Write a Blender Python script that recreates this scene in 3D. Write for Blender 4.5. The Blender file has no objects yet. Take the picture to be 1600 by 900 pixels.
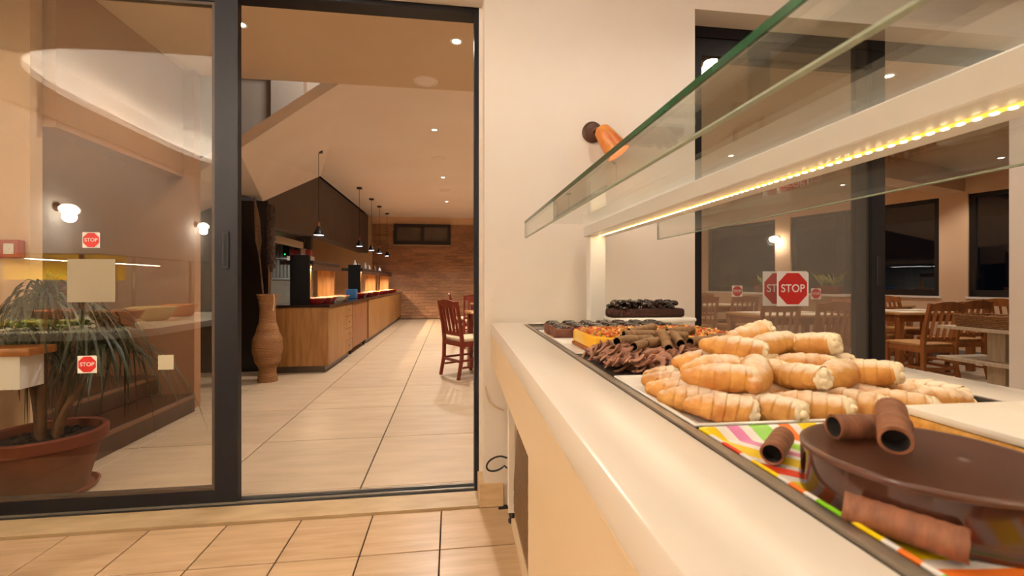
import bpy, bmesh, math, random
from mathutils import Vector, Matrix, Euler
random.seed(7)
SC = bpy.context.scene
COL = SC.collection
PI = math.pi
R = math.radians

# ---------------------------------------------------------------- camera, world, exposure
cam_d = bpy.data.cameras.new('camera')
cam_d.sensor_width = 36.0
cam_d.lens = 700.0 / 1600.0 * 36.0
cam_d.shift_y = -9.0 / 1600.0
cam_d.clip_start = 0.02
cam_d.dof.use_dof = True
cam_d.dof.focus_distance = 1.9
cam_d.dof.aperture_fstop = 6.3
cam = bpy.data.objects.new('camera', cam_d)
COL.objects.link(cam)
cam.location = (0, 0, 1.12)
cam.rotation_euler = (PI/2, 0, -math.atan(95/700))
SC.camera = cam

world = bpy.data.worlds.new('night')
SC.world = world
world.use_nodes = True
world.node_tree.nodes['Background'].inputs[0].default_value = (0.010, 0.012, 0.018, 1)
world.node_tree.nodes['Background'].inputs[1].default_value = 0.12

SC.view_settings.view_transform = 'Standard'
SC.view_settings.look = 'None'
SC.view_settings.gamma = 1.0
SC.view_settings.use_curve_mapping = False
SC.view_settings.exposure = 0.0

WARM = (1.0, 0.905, 0.80)
WARMER = (1.0, 0.72, 0.46)

def lamp(name, kind, loc, energy, color=WARM, size=0.1, target=None, parent=None, spot=None, blend=0.6, size_y=None, spread=None):
    d = bpy.data.lights.new(name, kind)
    d.energy = energy
    d.color = color
    if kind == 'AREA':
        if size_y:
            d.shape = 'RECTANGLE'; d.size = size; d.size_y = size_y
        else:
            d.shape = 'DISK'; d.size = size
        if spread: d.spread = R(spread)
    else:
        d.shadow_soft_size = size
    if kind == 'SPOT':
        d.spot_size = R(spot or 110); d.spot_blend = blend
    o = bpy.data.objects.new(name, d)
    COL.objects.link(o)
    o.location = loc
    if target is not None:
        o.rotation_euler = (Vector(target) - Vector(loc)).to_track_quat('-Z', 'Y').to_euler()
    if parent is not None: o.parent = parent
    return o

# ---------------------------------------------------------------- materials
def lin(c):
    if isinstance(c, str):
        c = [int(c[i:i+2], 16) / 255 for i in (0, 2, 4)]
    return tuple(((x / 12.92) if x <= 0.04045 else ((x + 0.055) / 1.055) ** 2.4) for x in c) + (1.0,)

MATS = {}
def mat(name, c, rough=0.5, metal=0.0, c2=None, scale=8.0, stretch=None, detail=4.0, bump=0.0, bscale=None, coat=0.0,
        emit=None, estr=0.0, spec=0.5, sss=0.0, rnd=0.0, contrast=(0.35, 0.65), coord='Object'):
    if name in MATS: return MATS[name]
    m = bpy.data.materials.new(name); m.use_nodes = True
    nt = m.node_tree; N = nt.nodes; L = nt.links
    b = N['Principled BSDF']
    b.inputs['Base Color'].default_value = lin(c)
    b.inputs['Roughness'].default_value = rough
    b.inputs['Metallic'].default_value = metal
    b.inputs['Coat Weight'].default_value = coat
    b.inputs['Coat Roughness'].default_value = 0.06
    b.inputs['Specular IOR Level'].default_value = spec
    if sss:
        b.inputs['Subsurface Weight'].default_value = sss
        b.inputs['Subsurface Radius'].default_value = (0.012, 0.006, 0.003)
        b.inputs['Subsurface Scale'].default_value = 0.5
    if emit:
        b.inputs['Emission Color'].default_value = lin(emit)
        b.inputs['Emission Strength'].default_value = estr
    tc = mp = None
    if c2 or bump:
        tc = N.new('ShaderNodeTexCoord'); mp = N.new('ShaderNodeMapping')
        L.new(tc.outputs[coord], mp.inputs[0])
        if stretch: mp.inputs['Scale'].default_value = stretch
    col_out = None
    if c2:
        nz = N.new('ShaderNodeTexNoise'); nz.inputs['Scale'].default_value = scale; nz.inputs['Detail'].default_value = detail
        L.new(mp.outputs[0], nz.inputs['Vector'])
        if rnd:
            oi0 = N.new('ShaderNodeObjectInfo'); ad = N.new('ShaderNodeVectorMath'); ad.operation = 'ADD'
            sc_ = N.new('ShaderNodeVectorMath'); sc_.operation = 'SCALE'; sc_.inputs['Scale'].default_value = 37.0
            cb = N.new('ShaderNodeCombineXYZ')
            for k in range(3): L.new(oi0.outputs['Random'], cb.inputs[k])
            L.new(cb.outputs[0], sc_.inputs[0]); L.new(mp.outputs[0], ad.inputs[0]); L.new(sc_.outputs[0], ad.inputs[1])
            L.new(ad.outputs[0], nz.inputs['Vector'])
        rp = N.new('ShaderNodeValToRGB')
        rp.color_ramp.elements[0].position = contrast[0]; rp.color_ramp.elements[1].position = contrast[1]
        rp.color_ramp.elements[0].color = lin(c); rp.color_ramp.elements[1].color = lin(c2)
        L.new(nz.outputs['Fac'], rp.inputs['Fac'])
        col_out = rp.outputs['Color']
    if rnd:
        oi = N.new('ShaderNodeObjectInfo'); hs = N.new('ShaderNodeHueSaturation'); mr = N.new('ShaderNodeMapRange')
        mr.inputs['To Min'].default_value = 1 - rnd; mr.inputs['To Max'].default_value = 1 + rnd
        L.new(oi.outputs['Random'], mr.inputs['Value']); L.new(mr.outputs[0], hs.inputs['Value'])
        if col_out: L.new(col_out, hs.inputs['Color'])
        else: hs.inputs['Color'].default_value = lin(c)
        col_out = hs.outputs['Color']
    if col_out: L.new(col_out, b.inputs['Base Color'])
    if bump:
        nb = N.new('ShaderNodeTexNoise'); nb.inputs['Scale'].default_value = bscale or scale * 3; nb.inputs['Detail'].default_value = 5
        L.new(mp.outputs[0], nb.inputs['Vector'])
        bp = N.new('ShaderNodeBump'); bp.inputs['Strength'].default_value = bump; bp.inputs['Distance'].default_value = 0.01
        L.new(nb.outputs['Fac'], bp.inputs['Height']); L.new(bp.outputs['Normal'], b.inputs['Normal'])
    MATS[name] = m
    return m

def glass(name, tint=(0.96, 0.97, 0.96), f0=0.045):
    """clear pane: see-through plus a mirror part that grows towards grazing angles (Schlick)"""
    if name in MATS: return MATS[name]
    m = bpy.data.materials.new(name); m.use_nodes = True
    nt = m.node_tree; N = nt.nodes; L = nt.links
    N.remove(N['Principled BSDF']); out = N['Material Output']
    g = N.new('ShaderNodeNewGeometry')
    dt = N.new('ShaderNodeVectorMath'); dt.operation = 'DOT_PRODUCT'
    L.new(g.outputs['Normal'], dt.inputs[0]); L.new(g.outputs['Incoming'], dt.inputs[1])
    def math_(op, a, b=None):
        n = N.new('ShaderNodeMath'); n.operation = op
        for i, v in enumerate((a, b)):
            if v is None: continue
            if isinstance(v, (int, float)): n.inputs[i].default_value = v
            else: L.new(v, n.inputs[i])
        return n.outputs[0]
    ab = math_('ABSOLUTE', dt.outputs['Value'])
    p5 = math_('POWER', math_('SUBTRACT', 1.0, ab), 5.0)
    f = math_('ADD', math_('MULTIPLY', p5, 1 - f0), f0)
    tr = N.new('ShaderNodeBsdfTransparent'); tr.inputs[0].default_value = tint + (1,)
    gl = N.new('ShaderNodeBsdfGlossy'); gl.inputs['Roughness'].default_value = 0.0
    gl.inputs['Color'].default_value = (0.95, 0.97, 0.96, 1)
    mx = N.new('ShaderNodeMixShader')
    L.new(f, mx.inputs[0]); L.new(tr.outputs[0], mx.inputs[1]); L.new(gl.outputs[0], mx.inputs[2])
    L.new(mx.outputs[0], out.inputs[0])
    MATS[name] = m
    return m

# ---------------------------------------------------------------- mesh building
class MB:
    def __init__(s):
        s.v = []; s.f = []; s.m = []; s.cur = 0
    def add(s, vs, fs, M=None):
        o = len(s.v)
        s.v += [tuple(M @ Vector(p)) for p in vs] if M is not None else [tuple(p) for p in vs]
        for f in fs:
            s.f.append(tuple(i + o for i in f)); s.m.append(s.cur)
        return s
    def box(s, c, d, rot=None, M=None):
        x, y, z = d[0]/2, d[1]/2, d[2]/2
        vs = [(-x,-y,-z),(x,-y,-z),(x,y,-z),(-x,y,-z),(-x,-y,z),(x,-y,z),(x,y,z),(-x,y,z)]
        T = Matrix.Translation(c)
        if rot is not None: T = T @ Euler(rot).to_matrix().to_4x4()
        if M is not None: T = M @ T
        return s.add(vs, [(3,2,1,0),(4,5,6,7),(0,1,5,4),(1,2,6,5),(2,3,7,6),(3,0,4,7)], T)
    def bb(s, a, b):
        return s.box([(a[i]+b[i])/2 for i in range(3)], [abs(b[i]-a[i]) for i in range(3)])
    def bevbox(s, a, b, r=0.01, seg=2):
        """box a..b with rounded edges"""
        bm = bmesh.new(); bmesh.ops.create_cube(bm, size=1)
        for v in bm.verts:
            v.co = Vector([(a[i]+b[i])/2 + v.co[i]*abs(b[i]-a[i]) for i in range(3)])
        bmesh.ops.bevel(bm, geom=bm.edges[:], offset=r, segments=seg, affect='EDGES', profile=0.5)
        bm.verts.index_update()
        vs = [v.co[:] for v in bm.verts]; fs = [[v.index for v in f.verts] for f in bm.faces]
        bm.free()
        return s.add(vs, fs)
    def cyl(s, p0, p1, r0, r1=None, n=12, caps=True):
        r1 = r0 if r1 is None else r1
        p0, p1 = Vector(p0), Vector(p1); q = (p1-p0).to_track_quat('Z', 'Y')
        vs = []
        for p, r in ((p0, r0), (p1, r1)):
            for i in range(n):
                a = 2*PI*i/n; vs.append(p + q @ Vector((r*math.cos(a), r*math.sin(a), 0)))
        fs = [(i, (i+1) % n, n+(i+1) % n, n+i) for i in range(n)]
        if caps: fs += [tuple(range(n-1, -1, -1)), tuple(range(n, 2*n))]
        return s.add(vs, fs)
    def lathe(s, prof, c=(0,0,0), n=24, M=None, close=True):
        vs = []; fs = []
        for (r, z) in prof:
            for i in range(n):
                a = 2*PI*i/n; vs.append((c[0]+r*math.cos(a), c[1]+r*math.sin(a), c[2]+z))
        for j in range(len(prof)-1):
            for i in range(n):
                fs.append((j*n+i, j*n+(i+1) % n, (j+1)*n+(i+1) % n, (j+1)*n+i))
        if close:
            if prof[0][0] > 1e-5: fs.append(tuple(range(n-1, -1, -1)))
            if prof[-1][0] > 1e-5: fs.append(tuple(range((len(prof)-1)*n, len(prof)*n)))
        return s.add(vs, fs, M)
    def tube(s, pts, r, n=8, caps=True, flat=1.0, twist=0.0):
        """swept tube; r number or list; flat squeezes the cross-section"""
        P = [Vector(p) for p in pts]; k = len(P)
        rr = r if isinstance(r, (list, tuple)) else [r]*k
        vs = []; fs = []
        up = None
        for j in range(k):
            t = (P[min(j+1, k-1)] - P[max(j-1, 0)]).normalized()
            if up is None:
                up = Vector((0,0,1)) if abs(t.z) < 0.9 else Vector((1,0,0))
            up = (up - t*up.dot(t)).normalized(); sd = t.cross(up)
            for i in range(n):
                a = 2*PI*i/n
                x, y = rr[j]*math.cos(a), rr[j]*flat*math.sin(a)
                w = twist*j/k; x, y = x*math.cos(w)-y*math.sin(w), x*math.sin(w)+y*math.cos(w)
                vs.append(P[j] + sd*x + up*y)
        for j in range(k-1):
            for i in range(n):
                fs.append((j*n+i, j*n+(i+1) % n, (j+1)*n+(i+1) % n, (j+1)*n+i))
        if caps: fs += [tuple(range(n-1, -1, -1)), tuple(range((k-1)*n, k*n))]
        return s.add(vs, fs)
    def prism(s, poly, z0, z1, M=None):
        n = len(poly)
        vs = [(x, y, z0) for x, y in poly] + [(x, y, z1) for x, y in poly]
        fs = [tuple(range(n-1, -1, -1)), tuple(range(n, 2*n))] + [(i, (i+1) % n, n+(i+1) % n, n+i) for i in range(n)]
        return s.add(vs, fs, M)
    def blob(s, c, d, n=10, k=7, jit=0.0, M=None):
        vs = [(c[0], c[1], c[2]-d[2])]; fs = []
        for j in range(1, k):
            t = PI*j/k
            for i in range(n):
                a = 2*PI*i/n; q = 1 + random.uniform(-jit, jit)
                vs.append((c[0]+d[0]*q*math.sin(t)*math.cos(a), c[1]+d[1]*q*math.sin(t)*math.sin(a), c[2]-d[2]*q*math.cos(t)))
        vs.append((c[0], c[1], c[2]+d[2])); top = len(vs)-1
        for i in range(n):
            fs.append((0, 1+(i+1) % n, 1+i)); fs.append((top, 1+(k-2)*n+i, 1+(k-2)*n+(i+1) % n))
            for j in range(k-2):
                fs.append((1+j*n+i, 1+j*n+(i+1) % n, 1+(j+1)*n+(i+1) % n, 1+(j+1)*n+i))
        return s.add(vs, fs, M)
    def mesh(s, name, mats, smooth=False):
        me = bpy.data.meshes.new(name)
        me.from_pydata(s.v, [], s.f)
        for m in (mats if isinstance(mats, (list, tuple)) else [mats]): me.materials.append(m)
        for p, k in zip(me.polygons, s.m): p.material_index = k
        if smooth:
            for p in me.polygons: p.use_smooth = True
            try: me.set_sharp_from_angle(angle=R(40))
            except Exception: pass
        bm = bmesh.new(); bm.from_mesh(me); bmesh.ops.recalc_face_normals(bm, faces=bm.faces[:]); bm.to_mesh(me); bm.free()
        me.update()
        return me
    def build(s, name, mats, parent=None, smooth=False):
        return link(name, s.mesh(name, mats, smooth), parent)

def link(name, me, parent=None, loc=None, rot=None, scale=None):
    o = bpy.data.objects.new(name, me); COL.objects.link(o)
    if parent is not None: o.parent = parent
    if loc is not None: o.location = loc
    if rot is not None: o.rotation_euler = rot
    if scale is not None: o.scale = scale if isinstance(scale, (list, tuple)) else (scale,)*3
    return o

def tag(o, label=None, cat=None, group=None, kind=None):
    if label: o['label'] = label
    if cat: o['category'] = cat
    if group: o['group'] = group
    if kind: o['kind'] = kind
    return o

def thing(name, label, cat, loc=(0,0,0), rz=0.0, group=None):
    o = bpy.data.objects.new(name, None); COL.objects.link(o)
    o.location = loc; o.rotation_euler = (0, 0, rz); o.empty_display_size = 0.05
    return tag(o, label, cat, group)

def struct(o, label=None, cat=None):
    o['kind'] = 'structure'
    return tag(o, label, cat)

def copy_tree(o, parent=None):
    c = o.copy(); COL.objects.link(c); c.parent = parent
    for ch in list(o.children): copy_tree(ch, c)
    return c

def text_mesh(txt, size, mat_, depth=0.0006):
    cu = bpy.data.curves.new('lettering', 'FONT')
    cu.body = txt; cu.size = size; cu.align_x = 'CENTER'; cu.align_y = 'CENTER'; cu.extrude = depth
    cu.offset = size*0.012
    o = bpy.data.objects.new('lettering', cu); COL.objects.link(o)
    dg = bpy.context.evaluated_depsgraph_get()
    me = bpy.data.meshes.new_from_object(o.evaluated_get(dg))
    bpy.data.objects.remove(o); me.materials.clear(); me.materials.append(mat_)
    return me
# ---------------------------------------------------------------- shared materials
M_wall = mat('cream_plaster', 'EEE4D8', 0.75, c2='ECE0D2', scale=2.5, bump=0.03, bscale=60)
M_wall2 = mat('warm_plaster', 'E0BC98', 0.8, c2='DAB48F', scale=1.5, bump=0.03, bscale=60)
M_brown = mat('brown_plaster', 'A97A55', 0.8, c2='A07250', scale=1.5)
M_ceil = mat('ceiling_paint', 'EEDFD2', 0.85, c2='EBDACB', scale=1.0)
M_ceil_tan = mat('ceiling_tan_paint', 'D6BC9E', 0.85, c2='D2B697', scale=1.0)
M_dark = mat('dark_brown_plaster', '5E5048', 0.7, c2='584B43', scale=2.0)
M_black = mat('black_lacquer', '080707', 0.5, spec=0.25)
M_frame = mat('anthracite_frame', '17151A', 0.45, c2='141318', scale=6.0, spec=0.28)
M_seal = mat('black_rubber', '0E0D0D', 0.6)
M_alu = mat('brushed_aluminium', 'B9B4AC', 0.3, metal=0.9)
M_glass = glass('door_glass', (0.95, 0.95, 0.94), 0.075)
M_winglass = glass('window_glass', (0.9, 0.9, 0.9), 0.05)
M_marble = mat('threshold_marble', 'C6AB84', 0.4, c2='A98E68', scale=5.0, stretch=(1, 3, 1), detail=8, contrast=(0.3, 0.75))
M_tile = mat('beige_wood_tile', 'C9A984', 0.32, c2='B99872', scale=5.0, stretch=(0.7, 7, 1), detail=6, rnd=0.05)
M_tile_in = mat('beige_stone_tile', 'CAB396', 0.38, c2='B8A184', scale=3.0, stretch=(0.9, 4, 1), detail=8, rnd=0.04, contrast=(0.3, 0.7))
M_grout = mat('dark_grout', '3C2A1C', 0.9)
M_grout_in = mat('hall_grout', '4E3E2E', 0.9)
M_white = mat('white_enamel', 'F3EEE6', 0.3)
M_lamp_on = mat('lamp_glow', 'FFFFFF', 0.5, emit='FFF0DC', estr=22)
M_terra = mat('terracotta', '7A3619', 0.75, c2='6C2E15', scale=9, bump=0.1)

# ---------------------------------------------------------------- front wall, both doorways
YW = 2.24
b = MB()
b.bb((-4.3, YW, 0), (-3.42, 2.50, 3.12))
b.bb((0.165, YW, 0), (1.29, 2.50, 3.12))
b.bb((3.665, YW, 0), (4.4, 2.50, 3.12))
b.bb((-3.42, YW, 2.58), (0.165, 2.50, 3.12))
b.bb((1.29, YW, 2.58), (3.665, 2.50, 3.12))
struct(b.build('wall_front', M_wall), 'cream plaster wall between the two sliding doorways')
b = MB(); b.bevbox((0.138, 2.222, 0.0), (0.26, 2.262, 0.115), 0.003, 1); b.bb((0.138, 2.26, 0), (0.165, 2.385, 0.115))
struct(b.build('baseboard_front', mat('baseboard_tile', 'D9BB92', 0.4, c2='CBA97F', scale=8, stretch=(1, 1, 5))))
b = MB(); b.bb((-3.42, 2.2285, -0.02), (0.138, 2.386, 0.012))
struct(b.build('trim_1', M_marble), 'veined marble threshold under the left sliding door')

def frame_rect(name, x0, x1, y0, y1, z0, z1, w, top, bot, m, parent=None):
    b = MB()
    b.bb((x0, y0, z0), (x0+w, y1, z1)); b.bb((x1-w, y0, z0), (x1, y1, z1))
    b.bb((x0+w, y0, z1-top), (x1-w, y1, z1)); b.bb((x0+w, y0, z0), (x1-w, y1, z0+bot))
    return b.build(name, m, parent)

# left sliding door: outer frame, panel with glass, track
d1 = bpy.data.objects.new('door_1', None); COL.objects.link(d1)
struct(d1, 'left sliding glass door with an anthracite frame, open to the buffet hall')
b = MB()
b.bb((0.122, 2.385, 0), (0.146, 2.485, 2.58)); b.bb((-3.42, 2.385, 2.552), (0.122, 2.485, 2.58))
b.bb((-3.42, 2.385, 0), (-3.38, 2.485, 2.58))
b.build('frame', M_frame, d1)
b = MB(); b.bb((0.146, 2.38, 0.0), (0.165, 2.40, 2.58)); b.build('jamb_trim', M_wall, d1)
b = MB(); b.bb((-3.38, 2.385, -0.01), (0.122, 2.485, 0.014)); tr = b.build('track', M_seal, d1)
b = MB(); b.bb((-3.38, 2.40, 0.014), (0.122, 2.408, 0.024)); b.bb((-3.38, 2.45, 0.014), (0.122, 2.458, 0.024)); b.build('track_rail', M_alu, tr)
b = MB(); b.bb((-1.165, 2.405, 0.022), (-1.058, 2.445, 2.55)); b.build('stile', M_frame, d1)
b = MB(); b.bb((-3.36, 2.405, 0.022), (-1.165, 2.445, 0.085)); b.build('bottom_rail', M_frame, d1)
b = MB(); b.bb((-3.36, 2.405, 2.515), (-1.165, 2.445, 2.55)); b.build('top_rail', M_frame, d1)
b = MB(); b.bb((-1.180, 2.410, 0.085), (-1.165, 2.440, 2.515)); b.bb((-3.36, 2.410, 0.085), (-1.18, 2.440, 0.10)); b.bb((-3.36, 2.410, 2.50), (-1.18, 2.440, 2.515))
b.build('glazing_bead', mat('bead_bronze', '4A3A2C', 0.5), d1)
b = MB(); b.bb((-3.36, 2.421, 0.10), (-1.18, 2.429, 2.50)); b.build('pane', M_glass, d1)
b = MB(); b.bevbox((-1.128, 2.398, 1.185), (-1.096, 2.406, 1.375), 0.004, 1); hd = b.build('handle', M_seal, d1)
b = MB(); b.bb((-1.118, 2.3965, 1.20), (-1.106, 2.3985, 1.36)); b.build('handle_slot', mat('slot_black', '050505', 0.8), hd)

# right sliding door
d2 = bpy.data.objects.new('door_2', None); COL.objects.link(d2)
struct(d2, 'right sliding glass door with stacked panes, open to the dining room')
b = MB()
b.bb((1.29, 2.385, 0), (1.345, 2.485, 2.58)); b.bb((1.345, 2.385, 2.52), (3.665, 2.485, 2.58))
b.build('frame', M_frame, d2)
for k, (y0, x0, x1) in enumerate(((2.395, 1.345, 2.615), (2.447, 1.345, 2.555))):
    p = MB()
    p.bb((x0, y0, 0.02), (x0+0.075, y0+0.035, 2.52)); p.bb((x1-0.088, y0, 0.02), (x1, y0+0.035, 2.52))
    p.bb((x0+0.075, y0, 2.42), (x1-0.088, y0+0.035, 2.52)); p.bb((x0+0.075, y0, 0.02), (x1-0.088, y0+0.035, 0.1))
    pf = p.build('panel_frame', M_frame, d2)
    g = MB(); g.bb((x0+0.075, y0+0.013, 0.1), (x1-0.088, y0+0.021, 2.42)); g.build('pane', M_glass, pf)
    if k == 0:
        h = MB(); h.bevbox((2.555, y0-0.006, 1.10), (2.583, y0, 1.28), 0.003, 1); h.build('handle', M_seal, pf)
b = MB(); b.bb((1.345, 2.385, -0.01), (3.665, 2.485, 0.014)); b.build('track', M_seal, d2)

# ---------------------------------------------------------------- floors
b = MB(); b.bb((-4.3, -4.6, -0.12), (4.4, 2.226, -0.006))
fl = struct(b.build('floor', M_grout), 'beige tiled floor of the dessert room')
tm = MB(); tm.bevbox((-0.1598, -0.1603, -0.012), (0.1598, 0.1603, 0.0), 0.0015, 1); tme = tm.mesh('floor_tile', M_tile)
for i in range(-9, 2):
    for j in range(0, 5):
        link('tile', tme, fl, (-0.047 + 0.3255*(i+0.5), 2.226 - 0.3265*(j+0.5), 0))
b = MB()   # the rest of the same floor, out of view
b.bb((-4.3, -4.6, -0.012), (4.4, 0.592, 0)); b.bb((0.605, 0.592, -0.012), (4.4, 2.226, 0)); b.bb((-4.3, 0.592, -0.012), (-3.14, 2.226, 0))
b.build('tile_field', M_tile, fl)

def wall_x(y): return 9.567 - 0.311*y
b = MB(); b.prism([(-4.5, 2.40), (8.85, 2.40), (5.26, 14.0), (-4.5, 14.0)], -0.12, -0.008)
fh = struct(b.build('floor_hall', M_grout_in), 'large beige stone tile floor of the buffet hall and dining room')
tm = MB(); tm.bevbox((-0.3985, -0.3995, -0.012), (0.3985, 0.3995, 0.0), 0.002, 1); tmh = tm.mesh('hall_tile', M_tile_in)
for i in range(-4, 10):
    for j in range(-1, 13):
        x = -0.489 + 0.805*(i+0.5); y = 3.341 + 0.807*(j+0.5)
        if j == -1:
            pass
        if x + 0.42 > wall_x(y+0.4): continue
        link('tile', tmh, fh, (x, y, 0))
b = MB()
for i in range(-4, 10):
    x = -0.489 + 0.805*(i+0.5); b.bb((x-0.3985, 2.40, -0.012), (x+0.3985, 2.531, 0))
b.build('cut_tile_row', M_tile_in, fh)

# ---------------------------------------------------------------- dessert room shell (the room the camera is in)
b = MB(); b.bb((-4.45, -4.6, 0), (-4.3, 2.24, 3.3)); struct(b.build('wall_left', M_wall))
b = MB(); b.bb((4.25, -4.6, 0), (4.4, 2.24, 3.3)); struct(b.build('wall_right', M_wall))
b = MB(); b.bb((-4.45, -4.75, 0), (4.4, -4.6, 3.3)); struct(b.build('wall_back', M_wall))
# ceiling with a rounded cove recess
cx, cy, hx, hy, rc = -2.2, -0.95, 1.5, 1.98, 1.05
NP = 72
inner = []; outer = []
for i in range(NP):
    a = 2*PI*i/NP
    # rounded rectangle through a superellipse
    e = 0.5
    ca, sa = math.cos(a), math.sin(a)
    inner.append((cx + hx*math.copysign(abs(ca)**e, ca), cy + hy*math.copysign(abs(sa)**e, sa)))
    dx, dy = inner[-1][0]-cx, inner[-1][1]-cy
    tx = ((4.3 if dx > 0 else -4.4) - cx)/dx if abs(dx) > 1e-6 else 1e9
    ty = ((2.24 if dy > 0 else -4.6) - cy)/dy if abs(dy) > 1e-6 else 1e9
    t = min(tx, ty); outer.append((cx+dx*t, cy+dy*t))
vs = []; fs = []
ZC = 2.9
for i in range(NP):
    vs += [outer[i]+(ZC,), inner[i]+(ZC,), inner[i]+(ZC+0.07,), (cx+(inner[i][0]-cx)*1.1, cy+(inner[i][1]-cy)*1.06, ZC+0.07), (cx+(inner[i][0]-cx)*1.1, cy+(inner[i][1]-cy)*1.06, ZC+0.34)]
for i in range(NP):
    k = (i+1) % NP
    for q in range(4): fs.append((i*5+q, k*5+q, k*5+q+1, i*5+q+1))
fs.append(tuple(i*5+4 for i in range(NP)))
b = MB(); b.add(vs, fs)
# outer corners
for (x, y) in ((4.4, 2.24), (-4.4, 2.24), (4.4, -4.6), (-4.4, -4.6)): pass
b.bb((-4.45, -4.6, ZC+0.4), (4.4, 2.24, ZC+0.45))
ce = struct(b.build('ceiling', mat('dessert_ceiling_paint', 'EFE8DE', 0.85)), 'cream ceiling with a rounded cove recess')
tb = MB(); pts = [(cx+(p[0]-cx)*1.06, cy+(p[1]-cy)*1.035, ZC+0.085) for p in inner]; pts.append(pts[0]); tb.tube(pts, 0.012, 6, caps=False)
tb.build('cove_light', mat('cove_glow', 'FFFFFF', 0.5, emit='FFF6EC', estr=430), ce)
def downlight(loc, energy, label, ring=0.05, spot=130, color=WARM, group='recessed ceiling downlights'):
    t = thing('ceiling_downlight', label, 'ceiling light', loc, 0, group)
    r_ = MB(); r_.lathe([(ring*0.62, -0.002), (ring*0.7, -0.006), (ring, -0.004), (ring, 0.0)], n=20, close=False); r_.build('trim_ring', M_white, t, True)
    g_ = MB(); g_.lathe([(0.0001, -0.0015), (ring*0.62, -0.0015)], n=16, close=False); g_.build('bulb', M_lamp_on, t)
    lamp('downlight_lamp', 'SPOT', (0, 0, -0.03), energy, color, 0.05, parent=t, spot=spot, blend=0.5)
    return t

# ---------------------------------------------------------------- hall and dining shell
b = MB(); b.bb((-4.5, 13.9, 0), (5.4, 14.05, 3.2)); wf = struct(b.build('wall_far', M_wall2), 'far hall wall clad in brown strip tiles')
M_strip = mat('clay_strip_tile', '8C6244', 0.6, c2='A87B56', scale=6, stretch=(1.2, 1, 10), rnd=0.22, bump=0.15, bscale=30)
sm = [MB().bb((0, -0.030 - 0.007*k, 0.002), (0.388, 0, 0.093)).mesh('strip_tile', M_strip) for k in range(3)]
for r_ in range(30):
    off = [0, 0.21, 0.1][r_ % 3]
    for c_ in range(-1, 9):
        x0 = -2.35 + c_*0.39 + off; x1 = x0 + 0.388; z = 0.02 + r_*0.095
        xa, xb = max(x0, -2.34), min(x1, 0.86)
        if xb - xa < 0.05: continue
        if z + 0.09 > 2.25 and z < 2.88:
            if xa > -1.72 and xb < -0.01: continue
            if xa < -1.72 < xb: xb = -1.72
            if xa < -0.01 < xb: xa = -0.01
            if xb - xa < 0.04: continue
        link('strip_tile', sm[random.randrange(3)], wf, (xa, 13.9, z), scale=((xb-xa)/0.388, 1, 1))
w1 = bpy.data.objects.new('window_1', None); COL.objects.link(w1); struct(w1, 'high wide two-pane window in the clad far wall')
M_winframe = mat('window_frame_dark', '1B1512', 0.4)
frame_rect('window_frame', -1.71, -0.02, 13.80, 13.9, 2.26, 2.88, 0.09, 0.09, 0.11, M_winframe, w1)
b = MB(); b.bb((-0.91, 13.80, 2.37), (-0.81, 13.9, 2.79)); b.build('mullion', M_winframe, w1)
M_pane_grey = mat('frosted_night_pane', '5A4C40', 0.25, c2='51443A', scale=3)
for xa, xb in ((-1.62, -0.91), (-0.81, -0.11)):
    b = MB(); b.bb((xa, 13.85, 2.37), (xb, 13.86, 2.79)); b.build('pane', M_pane_grey, w1)

# ceilings
b = MB(); b.bb((-3.7, 2.50, 3.0), (0.9, 4.43, 3.2)); struct(b.build('ceiling_near', M_ceil_tan), 'tan flat ceiling just inside the left door')
b = MB(); b.prism([(-0.92, 4.43), (0.9, 4.43), (0.9, 13.9), (-2.42, 13.9), (-2.42, 8.76)], 3.1, 3.2)
struct(b.build('ceiling_hall', M_ceil), 'flat cream ceiling over the buffet aisle')
A_, Pa, Pb, D_, E_ = (-0.92, 4.43, 3.1), (-2.42, 8.76, 3.1), (-2.42, 6.2, 2.17), (-2.02, 4.6, 2.39), (-2.62, 6.0, 2.22)
D2, E2 = (-3.0, 4.6, 1.75), (-3.6, 6.0, 1.7)
vs = [A_, Pa, Pb, D_, E_, D2, E2]
fs = [(0, 1, 3), (3, 1, 2), (3, 2, 4), (3, 4, 5), (4, 6, 5)]
up = [(x, y, z+0.12) for x, y, z in vs]
b = MB(); b.add(vs + up, fs + [tuple(i+7 for i in reversed(f)) for f in fs] + [(0, 3, 10, 7), (3, 5, 12, 10), (0, 7, 8, 1), (1, 8, 9, 2)])
struct(b.build('ceiling_slope', M_ceil), 'folded sloping cream ceiling over the counter end')
b = MB(); b.prism([(0.9, 2.50), (8.9, 2.50), (5.2, 13.95), (0.9, 13.95)], 2.8, 3.2)
struct(b.build('ceiling_dining', M_ceil_tan), 'tan ceiling of the dining room')
# upper void seen over the slope
b = MB(); b.bb((-2.45, 6.6, 3.22), (-0.2, 6.75, 4.8)); b.bb((-4.6, 6.6, 2.6), (-2.45, 6.75, 4.8)); b.bb((-2.42, 6.45, 3.22), (-2.0, 6.6, 4.8)); b.bb((-4.6, 6.45, 4.0), (-2.42, 6.6, 4.8))
struct(b.build('wall_upper', M_wall2), 'upper wall behind the sloping ceiling')
b = MB(); b.bb((-4.6, 4.43, 4.7), (-0.2, 6.7, 4.8)); struct(b.build('ceiling_upper', M_ceil))
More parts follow.
